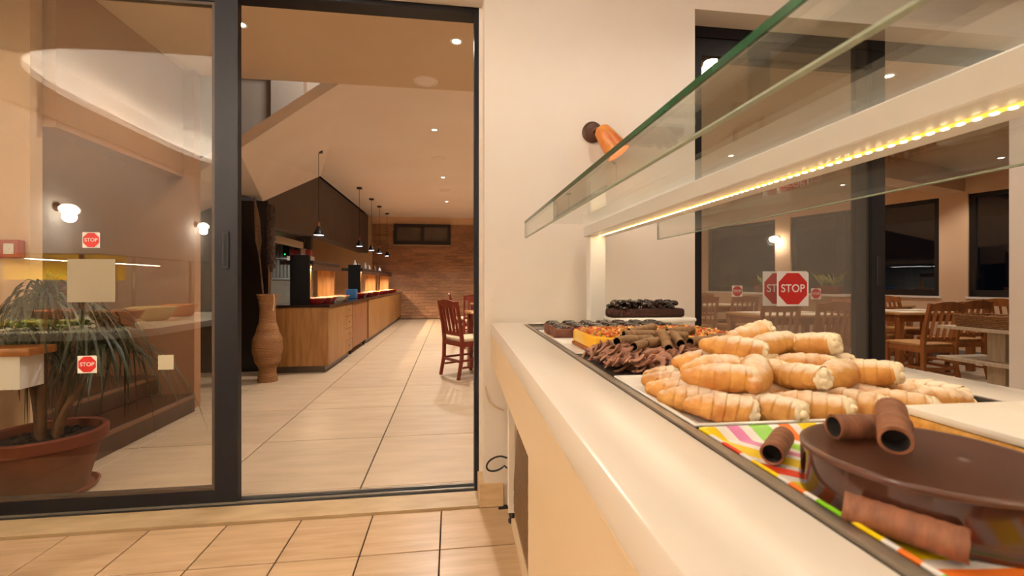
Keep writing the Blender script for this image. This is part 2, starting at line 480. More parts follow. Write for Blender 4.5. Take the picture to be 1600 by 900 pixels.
# stair corner behind the sliding pane
b = MB(); b.bb((-3.7, 2.95, 0), (-2.42, 3.03, 3.0)); struct(b.build('wall_pier', M_wall2), 'cream wall pier behind the potted plant')
b = MB(); b.bb((-2.5, 3.03, 2.05), (-2.35, 4.32, 3.0)); b.bb((-3.7, 4.32, 0), (-2.26, 4.42, 3.0)); b.bb((-3.75, 2.95, 0), (-3.6, 4.42, 3.0))
struct(b.build('wall_stair', M_brown), 'brown plaster wall around the stairs')
M_step = mat('dark_stone_step', '4B2E1D', 0.3, c2='3E2617', scale=6)
b = MB(); b.bevbox((-3.58, 3.04, 0.0), (-2.20, 4.22, 0.155), 0.006, 1)
st = struct(b.build('trim_2', M_step), 'dark brown stone stairs behind the sliding pane')
b = MB(); b.bevbox((-3.58, 3.04, 0.156), (-2.54, 4.31, 0.31), 0.006, 1); b.build('upper_step', M_step, st)
b = MB(); b.bb((-2.205, 3.05, 0.125), (-2.196, 4.21, 0.150)); b.bb((-2.545, 3.05, 0.28), (-2.536, 4.30, 0.305)); b.build('nosing', mat('step_nosing', '7A5238', 0.35), st)
b = MB(); b.bb((-4.4, 6.0, 0), (-2.28, 6.08, 2.14)); struct(b.build('wall_black', mat('black_panel', '15110F', 0.28, c2='1B1613', scale=3)), 'glossy black panel wall behind the floor vase')

# kitchen shell: dark bulkhead over the buffet, back wall
b = MB()
prof = [(6.2, 1.86), (8.7, 1.97), (8.7, 3.08), (6.2, 2.16)]
vs = [(-2.42, y, z) for y, z in prof] + [(-2.75, y, z) for y, z in prof]
b.add(vs, [(0, 1, 2, 3), (7, 6, 5, 4), (0, 4, 5, 1), (1, 5, 6, 2), (2, 6, 7, 3), (3, 7, 4, 0)])
b.bb((-2.75, 8.7, 2.0), (-2.47, 13.9, 3.1))
struct(b.build('wall_bulkhead', M_dark), 'dark brown bulkhead hanging over the buffet counter')
b = MB(); b.bb((-4.5, 6.08, 0), (-4.35, 13.9, 3.0)); b.bb((-4.35, 6.08, 2.55), (-2.75, 13.9, 2.7))
struct(b.build('wall_kitchen', mat('kitchen_grey_wall', '948D82', 0.45, c2='7E776C', scale=3, stretch=(1, 9, 0.5))), 'grey kitchen back wall behind the buffet')

b = MB(); b.bb((-4.34, 8.92, 0), (-2.62, 9.0, 2.54)); kp = struct(b.build('wall_partition', mat('partition_taupe', '6E6355', 0.5, c2='62584B', scale=4)), 'ribbed steel clad partition in the kitchen')
rbm = MB().bevbox((-0.028, -0.02, 1.20), (0.028, 0.0, 2.15), 0.008, 1).mesh('steel_rib', mat('ribbed_steel', '6E6B64', 0.4, metal=0.5, rnd=0.08))
for k in range(27): link('steel_rib', rbm, kp, (-4.30 + k*0.064, 8.92, 0))
b = MB(); b.bb((-4.34, 8.88, 1.17), (-2.62, 8.92, 1.20)); b.build('rail', M_alu, kp)
# dining room window wall, leaning 17 degrees to the hall
ORI = Matrix.Translation((8.87, 2.24, 0)) @ Matrix.Rotation(math.atan2(0.955, -0.297), 4, 'Z')
def wp(s, z, n=0.0):     # n: towards the room
    p = ORI @ Vector((s, n, z)); return p
def wbox(b, s0, s1, z0, z1, n0, n1):
    b.box(((s0+s1)/2, (n0+n1)/2, (z0+z1)/2), (abs(s1-s0), abs(n1-n0), abs(z1-z0)), M=ORI)
wins = [(2.3, 3.73, []), (4.07, 6.46, [5.54]), (6.79, 8.56, [])]
b = MB(); last = 0.2
for s0, s1, _ in wins:
    wbox(b, last, s0, 0, 2.9, -0.2, 0); last = s1
wbox(b, last, 12.2, 0, 2.9, -0.2, 0)
for s0, s1, _ in wins:
    wbox(b, s0, s1, 0, 0.9, -0.2, 0); wbox(b, s0, s1, 2.5, 2.9, -0.2, 0)
ww = struct(b.build('wall_windows', M_wall2), 'cream dining room wall with tall dark windows')
b = MB(); wbox(b, 0.2, 12.2, 0, 0.08, 0, 0.015); struct(b.build('baseboard_dining', mat('grey_skirting', '8A7E70', 0.5)))
for k, (s0, s1, mul) in enumerate(wins):
    w_ = bpy.data.objects.new('window_%d' % (k+2), None); COL.objects.link(w_); struct(w_, 'tall dark-framed dining room window, number %s from the right wall' % ['one', 'two', 'three'][k])
    b = MB(); f_ = 0.07
    wbox(b, s0, s0+f_, 0.9, 2.46, -0.12, -0.04); wbox(b, s1-f_, s1, 0.9, 2.46, -0.12, -0.04)
    wbox(b, s0, s1, 0.9, 1.0, -0.12, -0.04); wbox(b, s0, s1, 2.40, 2.46, -0.12, -0.04)
    for m_ in mul: wbox(b, m_-0.06, m_+0.06, 0.9, 2.46, -0.12, -0.035)
    b.build('window_frame', M_winframe, w_)
    b = MB(); wbox(b, s0, s1, 2.46, 2.5, -0.13, -0.01); b.build('blind_box', M_wall2, w_)
    xs = [s0] + mul + [s1]
    for a, c in zip(xs[:-1], xs[1:]):
        b = MB(); wbox(b, a+0.05, c-0.05, 1.0, 2.40, -0.085, -0.078); b.build('pane', M_winglass, w_)
    b = MB(); wbox(b, s0-0.02, s1+0.02, 0.87, 0.9, -0.13, 0.02); b.build('window_sill', M_wall, w_)
b = MB(); 
wbox(b, 3.76, 4.04, 2.5, 2.8, 0.001, 3.2)
struct(b.build('trim_3', M_wall2), 'ceiling beam running in from the window wall')
# night outside
b = MB(); wbox(b, -2, 16, -0.4, -0.3, -9, -0.25); struct(b.build('ground_outside', mat('night_ground', '0A0A0C', 0.6)), 'dark terrace outside the windows')
# ---------------------------------------------------------------- dessert counter
M_ctop = mat('counter_solid_surface', 'F3E9DC', 0.24, c2='F1E6D8', scale=2, spec=0.5)
M_cbody = mat('counter_cream_panel', 'E8CFAC', 0.4, c2='E5CAA5', scale=2)
M_steel = mat('brushed_steel', '9A9084', 0.34, metal=0.85, c2='8B8176', scale=4, stretch=(20, 1, 1))
M_steel_d = mat('dark_steel', '4A443E', 0.4, metal=0.7)
RZC = -0.019
ct = thing('dessert_counter', 'cream buffet counter with a steel-lipped cold well full of desserts', 'counter', (0, 0, 0), RZC)
XL, XR, YN, YF = 0.152, 1.045, -0.9, 2.215
WX0, WX1, WY0, WY1 = 0.303, 0.893, -0.75, 2.10
ZT = 0.92
b = MB()
b.bevbox((XL, YN, ZT-0.055), (WX0, YF, ZT), 0.006, 2)
b.bevbox((WX1, YN, ZT-0.055), (XR, YF, ZT), 0.006, 2)
b.bb((WX0-0.006, WY1, ZT-0.055), (WX1+0.006, YF-0.004, ZT-0.0002)); b.bb((WX0-0.006, YN+0.004, ZT-0.055), (WX1+0.006, WY0, ZT-0.0002))
b.build('worktop', M_ctop, ct, True)
b = MB(); b.bevbox((XL+0.003, YN+0.01, 0.718), (XL+0.03, YF, ZT-0.055), 0.003, 1); b.bb((XR-0.03, YN+0.01, 0.718), (XR-0.003, YF, ZT-0.055)); b.bb((XL+0.03, YN+0.01, 0.716), (XR-0.03, YF, 0.74))
b.build('apron', M_cbody, ct)
b = MB(); b.bevbox((0.190, YN+0.02, 0.02), (XR-0.06, 1.245, 0.716), 0.004, 1); b.build('side_panel', M_cbody, ct)
b = MB(); b.bb((0.262, 1.245, 0.02), (XR-0.06, 2.06, 0.716)); b.build('body', M_cbody, ct)
b = MB(); b.bevbox((0.222, 2.06, 0.05), (0.262, 2.10, 0.716), 0.003, 1); b.bb((0.262, 2.06, 0.02), (XR-0.06, 2.20, 0.716)); ep = b.build('end_post', M_ctop, ct)
b = MB(); b.cyl((0.242, 2.08, 0.0), (0.242, 2.08, 0.05), 0.012, 0.012); b.cyl((0.242, 2.08, 0.0), (0.242, 2.08, 0.012), 0.018, 0.018); b.build('levelling_foot', M_steel_d, ep)
b = MB(); b.cyl((0.225, 2.07, 0.075), (0.178, 2.07, 0.072), 0.007, 0.006); b.build('foot_pin', M_seal, ep)
# compressor grille
gr = MB(); gr.bb((0.252, 1.25, 0.03), (0.262, 2.055, 0.60)); g = gr.build('grille', mat('grille_metal', 'A58A6C', 0.45, metal=0.4), ct)
b = MB()
for k in range(30):
    y = 1.28 + k*0.0255; b.box((0.2505, y, 0.27), (0.006, 0.012, 0.44), rot=(R(22), 0, 0))
sl = b.build('louvre_slats', mat('grille_slat', '927658', 0.4, metal=0.5), g); sl['kind'] = 'stuff'
b = MB(); b.bb((0.2495, 1.72, 0.50), (0.252, 1.86, 0.585)); cp = b.build('control_plate', mat('plate_black', '111010', 0.4), g)
b = MB(); b.bb((0.2485, 1.76, 0.52), (0.2497, 1.80, 0.55)); b.build('green_indicator', mat('green_led', '0B6B35', 0.4, emit='1FA850', estr=0.6), g)
b = MB(); b.bb((0.236, 1.25, 0.0), (0.262, 2.055, 0.03)); b.build('plinth', M_cbody, ct)
# steel lip and well
b = MB()
lw = 0.013
b.bb((WX0, WY0, ZT-0.002), (WX0+lw, WY1, ZT+0.003)); b.bb((WX1-lw, WY0, ZT-0.002), (WX1, WY1, ZT+0.003))
b.bb((WX0+lw, WY1-lw, ZT-0.002), (WX1-lw, WY1, ZT+0.003)); b.bb((WX0+lw, WY0, ZT-0.002), (WX1-lw, WY0+lw, ZT+0.003))
b.build('steel_lip', M_steel, ct)
b = MB()
b.bb((WX0+lw-0.004, WY0, ZT-0.035), (WX1-lw+0.004, WY1, ZT-0.022))
b.bb((WX0+lw-0.004, WY0, ZT-0.03), (WX0+lw, WY1, ZT-0.002)); b.bb((WX1-lw, WY0, ZT-0.03), (WX1-lw+0.004, WY1, ZT-0.002))
b.build('cold_well', M_steel_d, ct)
ZB = ZT - 0.022      # well floor
def rotc(x, y):      # counter-frame point to world
    c, s = math.cos(RZC), math.sin(RZC)
    return (x*c - y*s, x*s + y*c)

# ---------------------------------------------------------------- sneeze guard
sg = thing('sneeze_guard', 'white sneeze guard with glass shelf, glass skirts and a warm LED strip over the desserts', 'sneeze guard', (0, 0, 0))
M_post = mat('white_post', 'F7F3EE', 0.35)
M_gshelf = glass('shelf_glass', (0.93, 0.945, 0.925), 0.06)
M_gskirt = glass('skirt_glass', (0.90, 0.905, 0.88), 0.08)
M_gedge = mat('green_glass_edge', '1E4A30', 0.15, c2='2B5B3C', scale=4, spec=0.6)
M_gedge2 = mat('pale_glass_edge', 'A4B09C', 0.25)
YE, YB0 = 2.07, -0.55
for y in (2.085, -0.5):
    b = MB(); b.bevbox((0.662, y, ZT), (0.742, y+0.06, 1.345), 0.004, 1); b.build('post', M_post, sg)
b = MB(); b.bevbox((0.648, YB0, 1.345), (0.772, 2.15, 1.394), 0.003, 1); b.build('beam', M_post, sg)
b = MB(); b.bb((0.345, YB0, 1.396), (1.0, YE, 1.404)); sh = b.build('glass_shelf', M_gshelf, sg)
b = MB(); b.bb((0.340, YB0, 1.3945), (0.3448, YE, 1.4055)); b.build('shelf_edge', M_gedge, sh)
for x, nm in ((0.345, 'front_skirt'), (1.0, 'rear_skirt')):
    b = MB(); b.bb((x-0.004, YB0, 1.330), (x+0.004, YE, 1.3955)); k = b.build(nm, M_gskirt, sg)
    b = MB(); b.bb((x-0.0045, YB0, 1.3265), (x+0.0045, YE, 1.3298)); b.bb((x-0.004, YE, 1.330), (x+0.004, YE+0.002, 1.3955)); b.build('skirt_edge', M_gedge2, k)
b = MB(); b.bb((0.704, YB0+0.1, 1.3432), (0.716, 2.105, 1.345))
ls = b.build('led_strip', mat('led_tape', 'F0C860', 0.5, emit='FFC040', estr=1.6), sg)
lm = MB(); lm.bevbox((-0.0035, -0.0045, -0.0022), (0.0035, 0.0045, 0), 0.001, 1); lme = lm.mesh('led', mat('led_glow', 'FFFFFF', 0.5, emit='FFE3A6', estr=14))
for k in range(95):
    link('led', lme, ls, (0.710, 0.20 + k*0.02, 1.3431))
lamp('led_strip_light', 'AREA', (0.710, 1.05, 1.340), 2.0, (1.0, 0.82, 0.58), 0.012, target=(0.710, 1.05, 0.0), parent=sg, size_y=2.0)

# ---------------------------------------------------------------- desserts
def plate(name, label, x0, x1, y0, y1, z, m, rim=0.012, lip=0.014, cat='plate', group=None):
    """rectangular plate with raised rim; x,y in counter frame"""
    t = MB()
    def ring(ins, zz): return [(x0+ins, y0+ins, zz), (x1-ins, y0+ins, zz), (x1-ins, y1-ins, zz), (x0+ins, y1-ins, zz)]
    loops = [ring(0.02, 0), ring(0.0, lip), ring(0.003, lip+0.003), ring(rim, lip), ring(rim+0.014, 0.006)]
    vs = [p for l in loops for p in l]; fs = [(3, 2, 1, 0)]
    for j in range(len(loops)-1):
        for i in range(4): fs.append((j*4+i, j*4+(i+1) % 4, (j+1)*4+(i+1) % 4, (j+1)*4+i))
    fs.append(tuple(range((len(loops)-1)*4, len(loops)*4)))
    t.add(vs, fs)
    o = t.build(name, m)
    o.location = (0, 0, z); o.rotation_euler = (0, 0, RZC)
    md = o.modifiers.new('round', 'BEVEL'); md.width = 0.006; md.segments = 2; md.limit_method = 'ANGLE'; md.angle_limit = R(25)
    return tag(o, label, cat, group)
M_china = mat('white_china', 'F6F1EA', 0.18)

# --- striped plate in front
def stripe_mat():
    m = bpy.data.materials.new('striped_plate'); m.use_nodes = True
    nt = m.node_tree; N = nt.nodes; L = nt.links; bs = N['Principled BSDF']; bs.inputs['Roughness'].default_value = 0.22
    tc = N.new('ShaderNodeTexCoord'); sp = N.new('ShaderNodeSeparateXYZ'); L.new(tc.outputs['Object'], sp.inputs[0])
    def M(op, a, c=None):
        n = N.new('ShaderNodeMath'); n.operation = op
        for i, v in enumerate((a, c)):
            if v is None: continue
            if isinstance(v, (int, float)): n.inputs[i].default_value = v
            else: L.new(v, n.inputs[i])
        return n.outputs[0]
    an = M('ARCTAN2', M('SUBTRACT', sp.outputs['Y'], 0.335), M('SUBTRACT', sp.outputs['X'], 0.62))
    rd = M('SQRT', M('ADD', M('POWER', M('SUBTRACT', sp.outputs['Y'], 0.335), 2.0), M('POWER', M('SUBTRACT', sp.outputs['X'], 0.62), 2.0)))
    v = M('FRACT', M('ADD', M('MULTIPLY', an, 1.35), M('MULTIPLY', rd, 1.6)))
    rp = N.new('ShaderNodeValToRGB'); rp.color_ramp.interpolation = 'CONSTANT'
    cols = [(0.0, 'F3EDE6'), (0.06, 'E2472F'), (0.16, 'F3EDE6'), (0.22, 'F2CF17'), (0.36, 'F3EDE6'), (0.42, 'EE7A2E'), (0.5, 'F3EDE6'), (0.56, '7CC21E'), (0.68, 'F3EDE6'), (0.74, 'DB7FB4'), (0.81, 'F3EDE6'), (0.87, 'F2CF17')]
    el = rp.color_ramp.elements
    el[0].position = 0; el[0].color = lin(cols[0][1]); el[1].position = 0.06; el[1].color = lin(cols[1][1])
    for p, c in cols[2:]:
        e = el.new(p); e.color = lin(c)
    L.new(v, rp.inputs['Fac']); L.new(rp.outputs['Color'], bs.inputs['Base Color'])
    return m
plate('striped_plate', 'square white plate with red, yellow, orange, green and pink stripes', 0.319, 0.60, 0.12, 0.575, ZB+0.006, stripe_mat(), 0.008, 0.018)
# --- round glazed cake
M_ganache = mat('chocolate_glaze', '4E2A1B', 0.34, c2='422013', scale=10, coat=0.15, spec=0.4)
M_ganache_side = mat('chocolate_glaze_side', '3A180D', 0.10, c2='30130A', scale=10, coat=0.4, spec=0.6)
CX, CY = 0.446, 0.370; RCK = 0.099
ZK = ZB + 0.013
ck = thing('chocolate_cake', 'round glossy chocolate glazed cake on the striped plate', 'cake', (CX, CY, ZK))
b = MB(); b.lathe([(RCK*1.015, 0), (RCK*1.02, 0.006), (RCK, 0.012), (RCK, 0.040), (RCK-0.001, 0.044)], n=64); b.build('cake_side', M_ganache_side, ck, True)
b = MB(); b.lathe([(RCK+0.0006, 0.0415), (RCK+0.0008, 0.0445), (RCK-0.002, 0.0462), (RCK-0.008, 0.0462), (RCK-0.012, 0.0455), (0.0001, 0.0455)], n=64, close=False); b.build('glazed_top', M_ganache, ck, True)
# --- rolled wafers
M_waf = mat('wafer_crust', '8A5636', 0.6, c2='6E4026', scale=14, stretch=(2, 2, 9), bump=0.35, bscale=20, rnd=0.08)
M_waf_d = mat('wafer_crust_cocoa', '8E6C48', 0.65, c2='7A5837', scale=14, stretch=(2, 2, 9), bump=0.3, bscale=20, rnd=0.1)
M_waf_in = mat('wafer_hollow', '120906', 0.9)
def wafer_mesh(L_, r, m):
    b = MB(); n = 20; k = 22
    vs = []; fs = []
    for j in range(k):
        z = -L_/2 + L_*j/(k-1)
        for i in range(n):
            a = 2*PI*i/n; q = r*(1 + 0.025*math.sin(j*2.2 + a) + 0.012*math.sin(5*a+j))
            e = 0.0007*math.sin(3*a) if j in (0, k-1) else 0
            vs.append((q*math.cos(a), q*math.sin(a), z+e))
    for j in range(k-1):
        for i in range(n): fs.append((j*n+i, j*n+(i+1) % n, (j+1)*n+(i+1) % n, (j+1)*n+i))
    b.add(vs, fs)
    for sgn in (-1, 1):
        z0 = sgn*L_/2; b.cur = 0
        b.add([(r*q*math.cos(2*PI*i/n), r*q*math.sin(2*PI*i/n), z0+(0.0007*math.sin(6*PI*i/n) if q > 0.9 else 0)) for q in (1, 0.80) for i in range(n)], [(i, (i+1) % n, n+(i+1) % n, n+i) for i in range(n)])
        b.cur = 1
        b.add([(r*0.80*math.cos(2*PI*i/n), r*0.80*math.sin(2*PI*i/n), z) for z in (z0, z0-sgn*0.02) for i in range(n)], [(i, (i+1) % n, n+(i+1) % n, n+i) for i in range(n)] + [tuple(range(n, 2*n))])
    return b.mesh('rolled_wafer', [m, M_waf_in], True)
def wafer(me, p0, p1, label, group=None):
    p0, p1 = Vector(p0), Vector(p1)
    o = link('rolled_wafer', me, None, (p0+p1)/2, (p1-p0).to_track_quat('Z', 'Y').to_euler())
    return tag(o, label, 'wafer', group)
def seg(c, d, L_):
    c = Vector(c); d = Vector(d).normalized(); return c - d*L_/2, c + d*L_/2
wm = wafer_mesh(0.074, 0.0125, M_waf)
zt = ZK + 0.046
a, c = seg((0.430, 0.412, zt+0.013), (1, -0.10, 0), 0.074); wafer(wm, a, c, 'rolled wafer lying crosswise on top of the round chocolate cake')
a, c = seg((0.408, 0.366, zt+0.031), (0.056, 0.055, 0.012), 0.074); wafer(wm, a, c, 'rolled wafer propped on another, pointing forward on the chocolate cake')
a, c = seg((0.390, 0.492, ZB+0.026), (-0.60, -0.55, -0.0), 0.074); wafer(wm, a, c, 'rolled wafer on the striped plate behind the chocolate cake')
a, c = seg((0.353, 0.309, ZB+0.030), (0.036, -0.050, -0.002), 0.074); wafer(wm, a, c, 'rolled wafer leaning on the front of the chocolate cake')
# --- white frosted sheet cake
M_crumb = mat('sponge_crumb', 'E0B060', 0.85, c2='C98F3E', scale=60, bump=0.6, bscale=120)
M_frost = mat('white_frosting', 'F6EFE6', 0.55, c2='F2EADF', scale=8, bump=0.08, bscale=25)
px_, py_ = rotc(0.566, 0.08)
sc = thing('frosted_sheet_cake', 'flat white frosted sheet cake with a yellow crumb side', 'cake', (px_, py_, ZB+0.002), RZC)
b = MB(); b.bevbox((0, 0, 0), (0.295, 0.44, 0.050), 0.004, 1); b.build('sponge', M_crumb, sc)
b = MB(); b.bevbox((0.001, 0.001, 0.0505), (0.294, 0.439, 0.0620), 0.005, 2); b.build('frosting', M_frost, sc, True)

# --- cream horns
def pastry_mat():
    m = mat('flaky_pastry', 'DBA254', 0.55, c2='B26E2C', scale=24, detail=8, rnd=0.12, bump=0.35, bscale=70, contrast=(0.38, 0.72))
    nt = m.node_tree; N = nt.nodes; L = nt.links; bs = N['Principled BSDF']
    src = bs.inputs['Base Color'].links[0].from_socket
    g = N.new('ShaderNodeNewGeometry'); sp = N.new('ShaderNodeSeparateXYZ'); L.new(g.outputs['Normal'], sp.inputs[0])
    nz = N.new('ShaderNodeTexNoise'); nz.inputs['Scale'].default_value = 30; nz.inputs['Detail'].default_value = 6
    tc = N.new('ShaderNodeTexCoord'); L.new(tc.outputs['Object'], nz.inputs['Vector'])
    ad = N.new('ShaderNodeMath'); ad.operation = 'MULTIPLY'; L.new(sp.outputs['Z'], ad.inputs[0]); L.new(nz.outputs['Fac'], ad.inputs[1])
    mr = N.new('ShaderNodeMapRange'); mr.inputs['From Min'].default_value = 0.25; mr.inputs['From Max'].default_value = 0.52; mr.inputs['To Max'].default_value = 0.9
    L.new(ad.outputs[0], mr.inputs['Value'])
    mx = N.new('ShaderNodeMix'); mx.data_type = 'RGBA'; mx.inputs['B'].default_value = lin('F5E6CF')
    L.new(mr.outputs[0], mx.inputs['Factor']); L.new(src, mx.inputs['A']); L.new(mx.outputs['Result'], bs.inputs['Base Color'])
    return m
M_pastry = pastry_mat()
M_cream = mat('pastry_cream', 'F7ECD2', 0.5, c2='F0E0BE', scale=20, bump=0.3, bscale=40)
def horn_meshes(seed, L_=0.098, R_=0.0225):
    """spiral-wound pastry cone lying along X, tip at -X, cream showing at the open +X end"""
    rng = random.Random(seed)
    b = MB(); n = 30; k = 84; turns = 4.6 + rng.random()*1.2
    vs = []; fs = []
    for j in range(k):
        t = j/(k-1); x = -L_/2 + L_*t
        base = 0.34 + 0.66*math.sin(min(1, t/0.62)*PI/2)
        base *= 1 - 0.14*max(0, (t-0.62)/0.38)**1.5
        if t < 0.08: base *= math.sqrt(max(0.0, 1-(1-t/0.08)**2))*0.9 + 0.1
        for i in range(n):
            a = 2*PI*i/n
            ph = (t*turns + a/(2*PI)) % 1.0
            ridge = 0.085*(1-(1-ph)**2.2) - 0.06 if ph < 0.93 else 0.025 - 0.085*(ph-0.93)/0.07
            r = R_*base*(1 + ridge + 0.035*math.sin(2*a+seed) + 0.012*math.sin(7*a+j*0.6))
            vs.append((x + 0.006*math.sin(a+seed)*max(0, t-0.4), r*math.cos(a), r*math.sin(a)*0.95))
    for j in range(k-1):
        for i in range(n): fs.append((j*n+i, j*n+(i+1) % n, (j+1)*n+(i+1) % n, (j+1)*n+i))
    fs += [tuple(range(n-1, -1, -1)), tuple(range((k-1)*n, k*n))]
    b.add(vs, fs)
    ho = b.mesh('cream_horn', M_pastry, True)
    c = MB(); random.seed(seed+50)
    rr = R_*0.88
    c.blob((L_/2-0.002, 0, 0.0), (0.012, rr*0.95, rr*0.92), 16, 9, 0.06)
    for q in range(7):
        aa = q*0.9; c.blob((L_/2+0.005, 0.5*rr*math.cos(aa), 0.5*rr*math.sin(aa)), (0.008, rr*0.38, rr*0.36), 9, 6, 0.12)
    return ho, c.mesh('cream_filling', M_cream, True)
HM = [horn_meshes(k, 0.096+0.005*(k % 3), 0.0236+0.0008*(k % 4)) for k in range(6)]
plate('pastry_platter', 'long white platter under the heap of cream horns', 0.320, 0.838, 0.582, 0.912, ZB+0.004, M_china, 0.012, 0.020)
hz = ZB + 0.012 + 0.0205
horns = []   # counter-frame x, y, dz, yaw, pitch
def front(x, y, dz, yaw, pitch=0.0): horns.append((x, y, dz, yaw, pitch))
front(0.385, 0.640, 0, -22); front(0.452, 0.632, 0, -40); front(0.517, 0.630, 0, -36); front(0.590, 0.636, 0, -48); front(0.660, 0.630, 0, -34); front(0.738, 0.632, 0, -20)
front(0.368, 0.690, 0, -30); front(0.436, 0.688, 0, -42); front(0.505, 0.690, 0, 142); front(0.576, 0.694, 0, -38); front(0.648, 0.690, 0, -50); front(0.722, 0.690, 0, -28); front(0.792, 0.690, 0, -62)
front(0.376, 0.745, 0, -35); front(0.448, 0.746, 0, -30); front(0.520, 0.750, 0, 150); front(0.594, 0.750, 0, -36); front(0.668, 0.750, 0, 140); front(0.745, 0.752, 0, -45)
front(0.392, 0.805, 0, -28); front(0.468, 0.806, 0, 145); front(0.544, 0.808, 0, -34); front(0.620, 0.808, 0, -40); front(0.700, 0.812, 0, 160)
front(0.415, 0.862, 0, -20); front(0.500, 0.864, 0, 155); front(0.590, 0.866, 0, -24); front(0.680, 0.866, 0, -30)
# second layer
front(0.408, 0.680, 0.036, -25, 3); front(0.470, 0.668, 0.037, 60, 8); front(0.535, 0.672, 0.037, -62, 6); front(0.610, 0.668, 0.036, 20, 3); front(0.668, 0.690, 0.036, -30, 5)
front(0.430, 0.742, 0.037, -8, 4); front(0.508, 0.732, 0.038, -28, -3); front(0.585, 0.735, 0.038, -40, 5); front(0.655, 0.752, 0.037, -12, 6)
front(0.450, 0.805, 0.038, -22, 3); front(0.530, 0.800, 0.038, -35, 4); front(0.610, 0.806, 0.038, -15, 4); front(0.560, 0.858, 0.036, -20, 2)
# third layer
front(0.488, 0.768, 0.070, -30, -4); front(0.565, 0.775, 0.072, 5, 8); front(0.632, 0.772, 0.070, -45, 10); front(0.545, 0.822, 0.074, -10, 22)
ordn = ['first', 'second', 'third', 'fourth', 'fifth', 'sixth', 'seventh']
layers = [(6, 'front row'), (7, 'bottom layer, second row back'), (6, 'bottom layer, third row back'), (5, 'bottom layer, fourth row back'), (4, 'bottom layer, rearmost row'), (5, 'middle layer, front row'), (4, 'middle layer, second row'), (4, 'middle layer, rear row'), (3, 'top layer')]
hlab = [(ordn[i], nm) for n_, nm in layers for i in range(n_)]
for k, (x, y, dz, yaw, pit) in enumerate(horns):
    me, cm = HM[k % 6]
    wx, wy = rotc(x, y)
    lab = 'topmost cream horn on the heap, tilted up with cream showing' if k == len(horns)-1 else 'cream horn %s from the left in the %s of the heap' % hlab[k]
    yaw += random.uniform(-10, 10)
    o = link('cream_horn', me, None, (wx, wy, hz+dz), (R(random.uniform(0, 360)), R(-pit), R(yaw)))
    o.rotation_mode = 'QUATERNION'
    o.rotation_quaternion = (Euler((0, 0, R(yaw))).to_quaternion() @ Euler((0, R(-pit), 0)).to_quaternion() @ Euler((R(random.uniform(-40, 40)), 0, 0)).to_quaternion())
    s_ = random.uniform(0.95, 1.07); o.scale = (s_, s_, s_)
    tag(o, lab, 'pastry', 'cream horns on the white platter')
    link('cream_filling', cm, o)

# --- chocolate ribbon dessert
M_slate = mat('dark_slate_tray', '2F2926', 0.45, c2='3A332F', scale=12)
b = MB(); b.bevbox((0.322, 0.925, 0), (0.85, 1.225, 0.016), 0.004, 1)
o = b.build('slate_tray', M_slate); o.location = (0, 0, ZB+0.004); o.rotation_euler = (0, 0, RZC); tag(o, 'dark slate tray under the chocolate ribbon cake', 'tray')
rc_ = thing('chocolate_ribbon_cake', 'chocolate cake covered in ruffled milk chocolate ribbons on the slate tray', 'cake', (0, 0, ZB+0.0205), RZC)
M_rib = mat('milk_chocolate_ribbon', 'A07058', 0.4, c2='865A44', scale=20, rnd=0.05)
b = MB(); b.bevbox((0.372, 0.955, 0), (0.82, 1.20, 0.034), 0.012, 2); b.build('cake_base', mat('cocoa_sponge', '55301F', 0.8, bump=0.4, scale=30), rc_)
rb = MB()
rng = random.Random(11)
for k in range(190):
    if k < 110:
        x = rng.uniform(0.355, 0.80); y = 0.945 + rng.uniform(-.012, .025)
        if k % 3 == 0: x = 0.362 + rng.uniform(-.010, .02); y = rng.uniform(0.945, 1.19)
        z = rng.uniform(0.006, 0.044)
    else:
        x = rng.uniform(0.37, 0.80); y = rng.uniform(0.95, 1.18); z = rng.uniform(0.036, 0.050)
    an = rng.uniform(-0.5, 0.5) if rng.random() < .7 else rng.uniform(0, PI)
    L_ = rng.uniform(0.040, 0.085); am = rng.uniform(0.004, 0.009); fr = rng.uniform(1.2, 2.6); ph = rng.uniform(0, 6)
    pts = []; rr = []
    for j in range(17):
        t = j/16 - 0.5
        w = am*math.sin(fr*2*PI*t+ph)
        pts.append((x + L_*t*math.cos(an) - w*math.sin(an), y + L_*t*math.sin(an) + w*math.cos(an), z + 0.7*am*math.cos(fr*2*PI*t+ph) - 0.012*(2*t)**2))
        rr.append(0.0072*(1-abs(2*t)**4*0.7))
    rb.tube(pts, rr, 8, flat=0.52, twist=rng.uniform(-.8, .8))
rbo = rb.build('chocolate_ribbons', M_rib, rc_, True); rbo['kind'] = 'stuff'
wd = wafer_mesh(0.085, 0.0112, M_waf_d)
zr = ZB + 0.078
loose = []
def wat(x0, y0, x1, y1, z0=0.0, z1=0.0, lab=None):
    a = rotc(x0, y0); c = rotc(x1, y1)
    d = Vector((c[0]-a[0], c[1]-a[1], z1-z0)); mid = Vector(((a[0]+c[0])/2, (a[1]+c[1])/2, zr+(z0+z1)/2)); d.normalize()
    o = wafer(wd, mid - d*0.0425, mid + d*0.0425, lab or 'cocoa wafer', 'rolled wafers on the chocolate ribbon cake')
    if not lab: loose.append(o)
    return o
wat(0.395, 0.985, 0.465, 1.035, -.004, .002, 'long cocoa wafer at the left edge of the chocolate ribbon cake')
wat(0.440, 1.010, 0.500, 1.045, 0.0, 0.004)
wat(0.470, 0.965, 0.492, 1.050, -.008, .022, 'cocoa wafer pointing forward from the middle of the chocolate ribbon cake')
wat(0.400, 1.075, 0.480, 1.085); wat(0.420, 1.110, 0.500, 1.120, .010, .008); wat(0.385, 1.055, 0.43, 1.10)
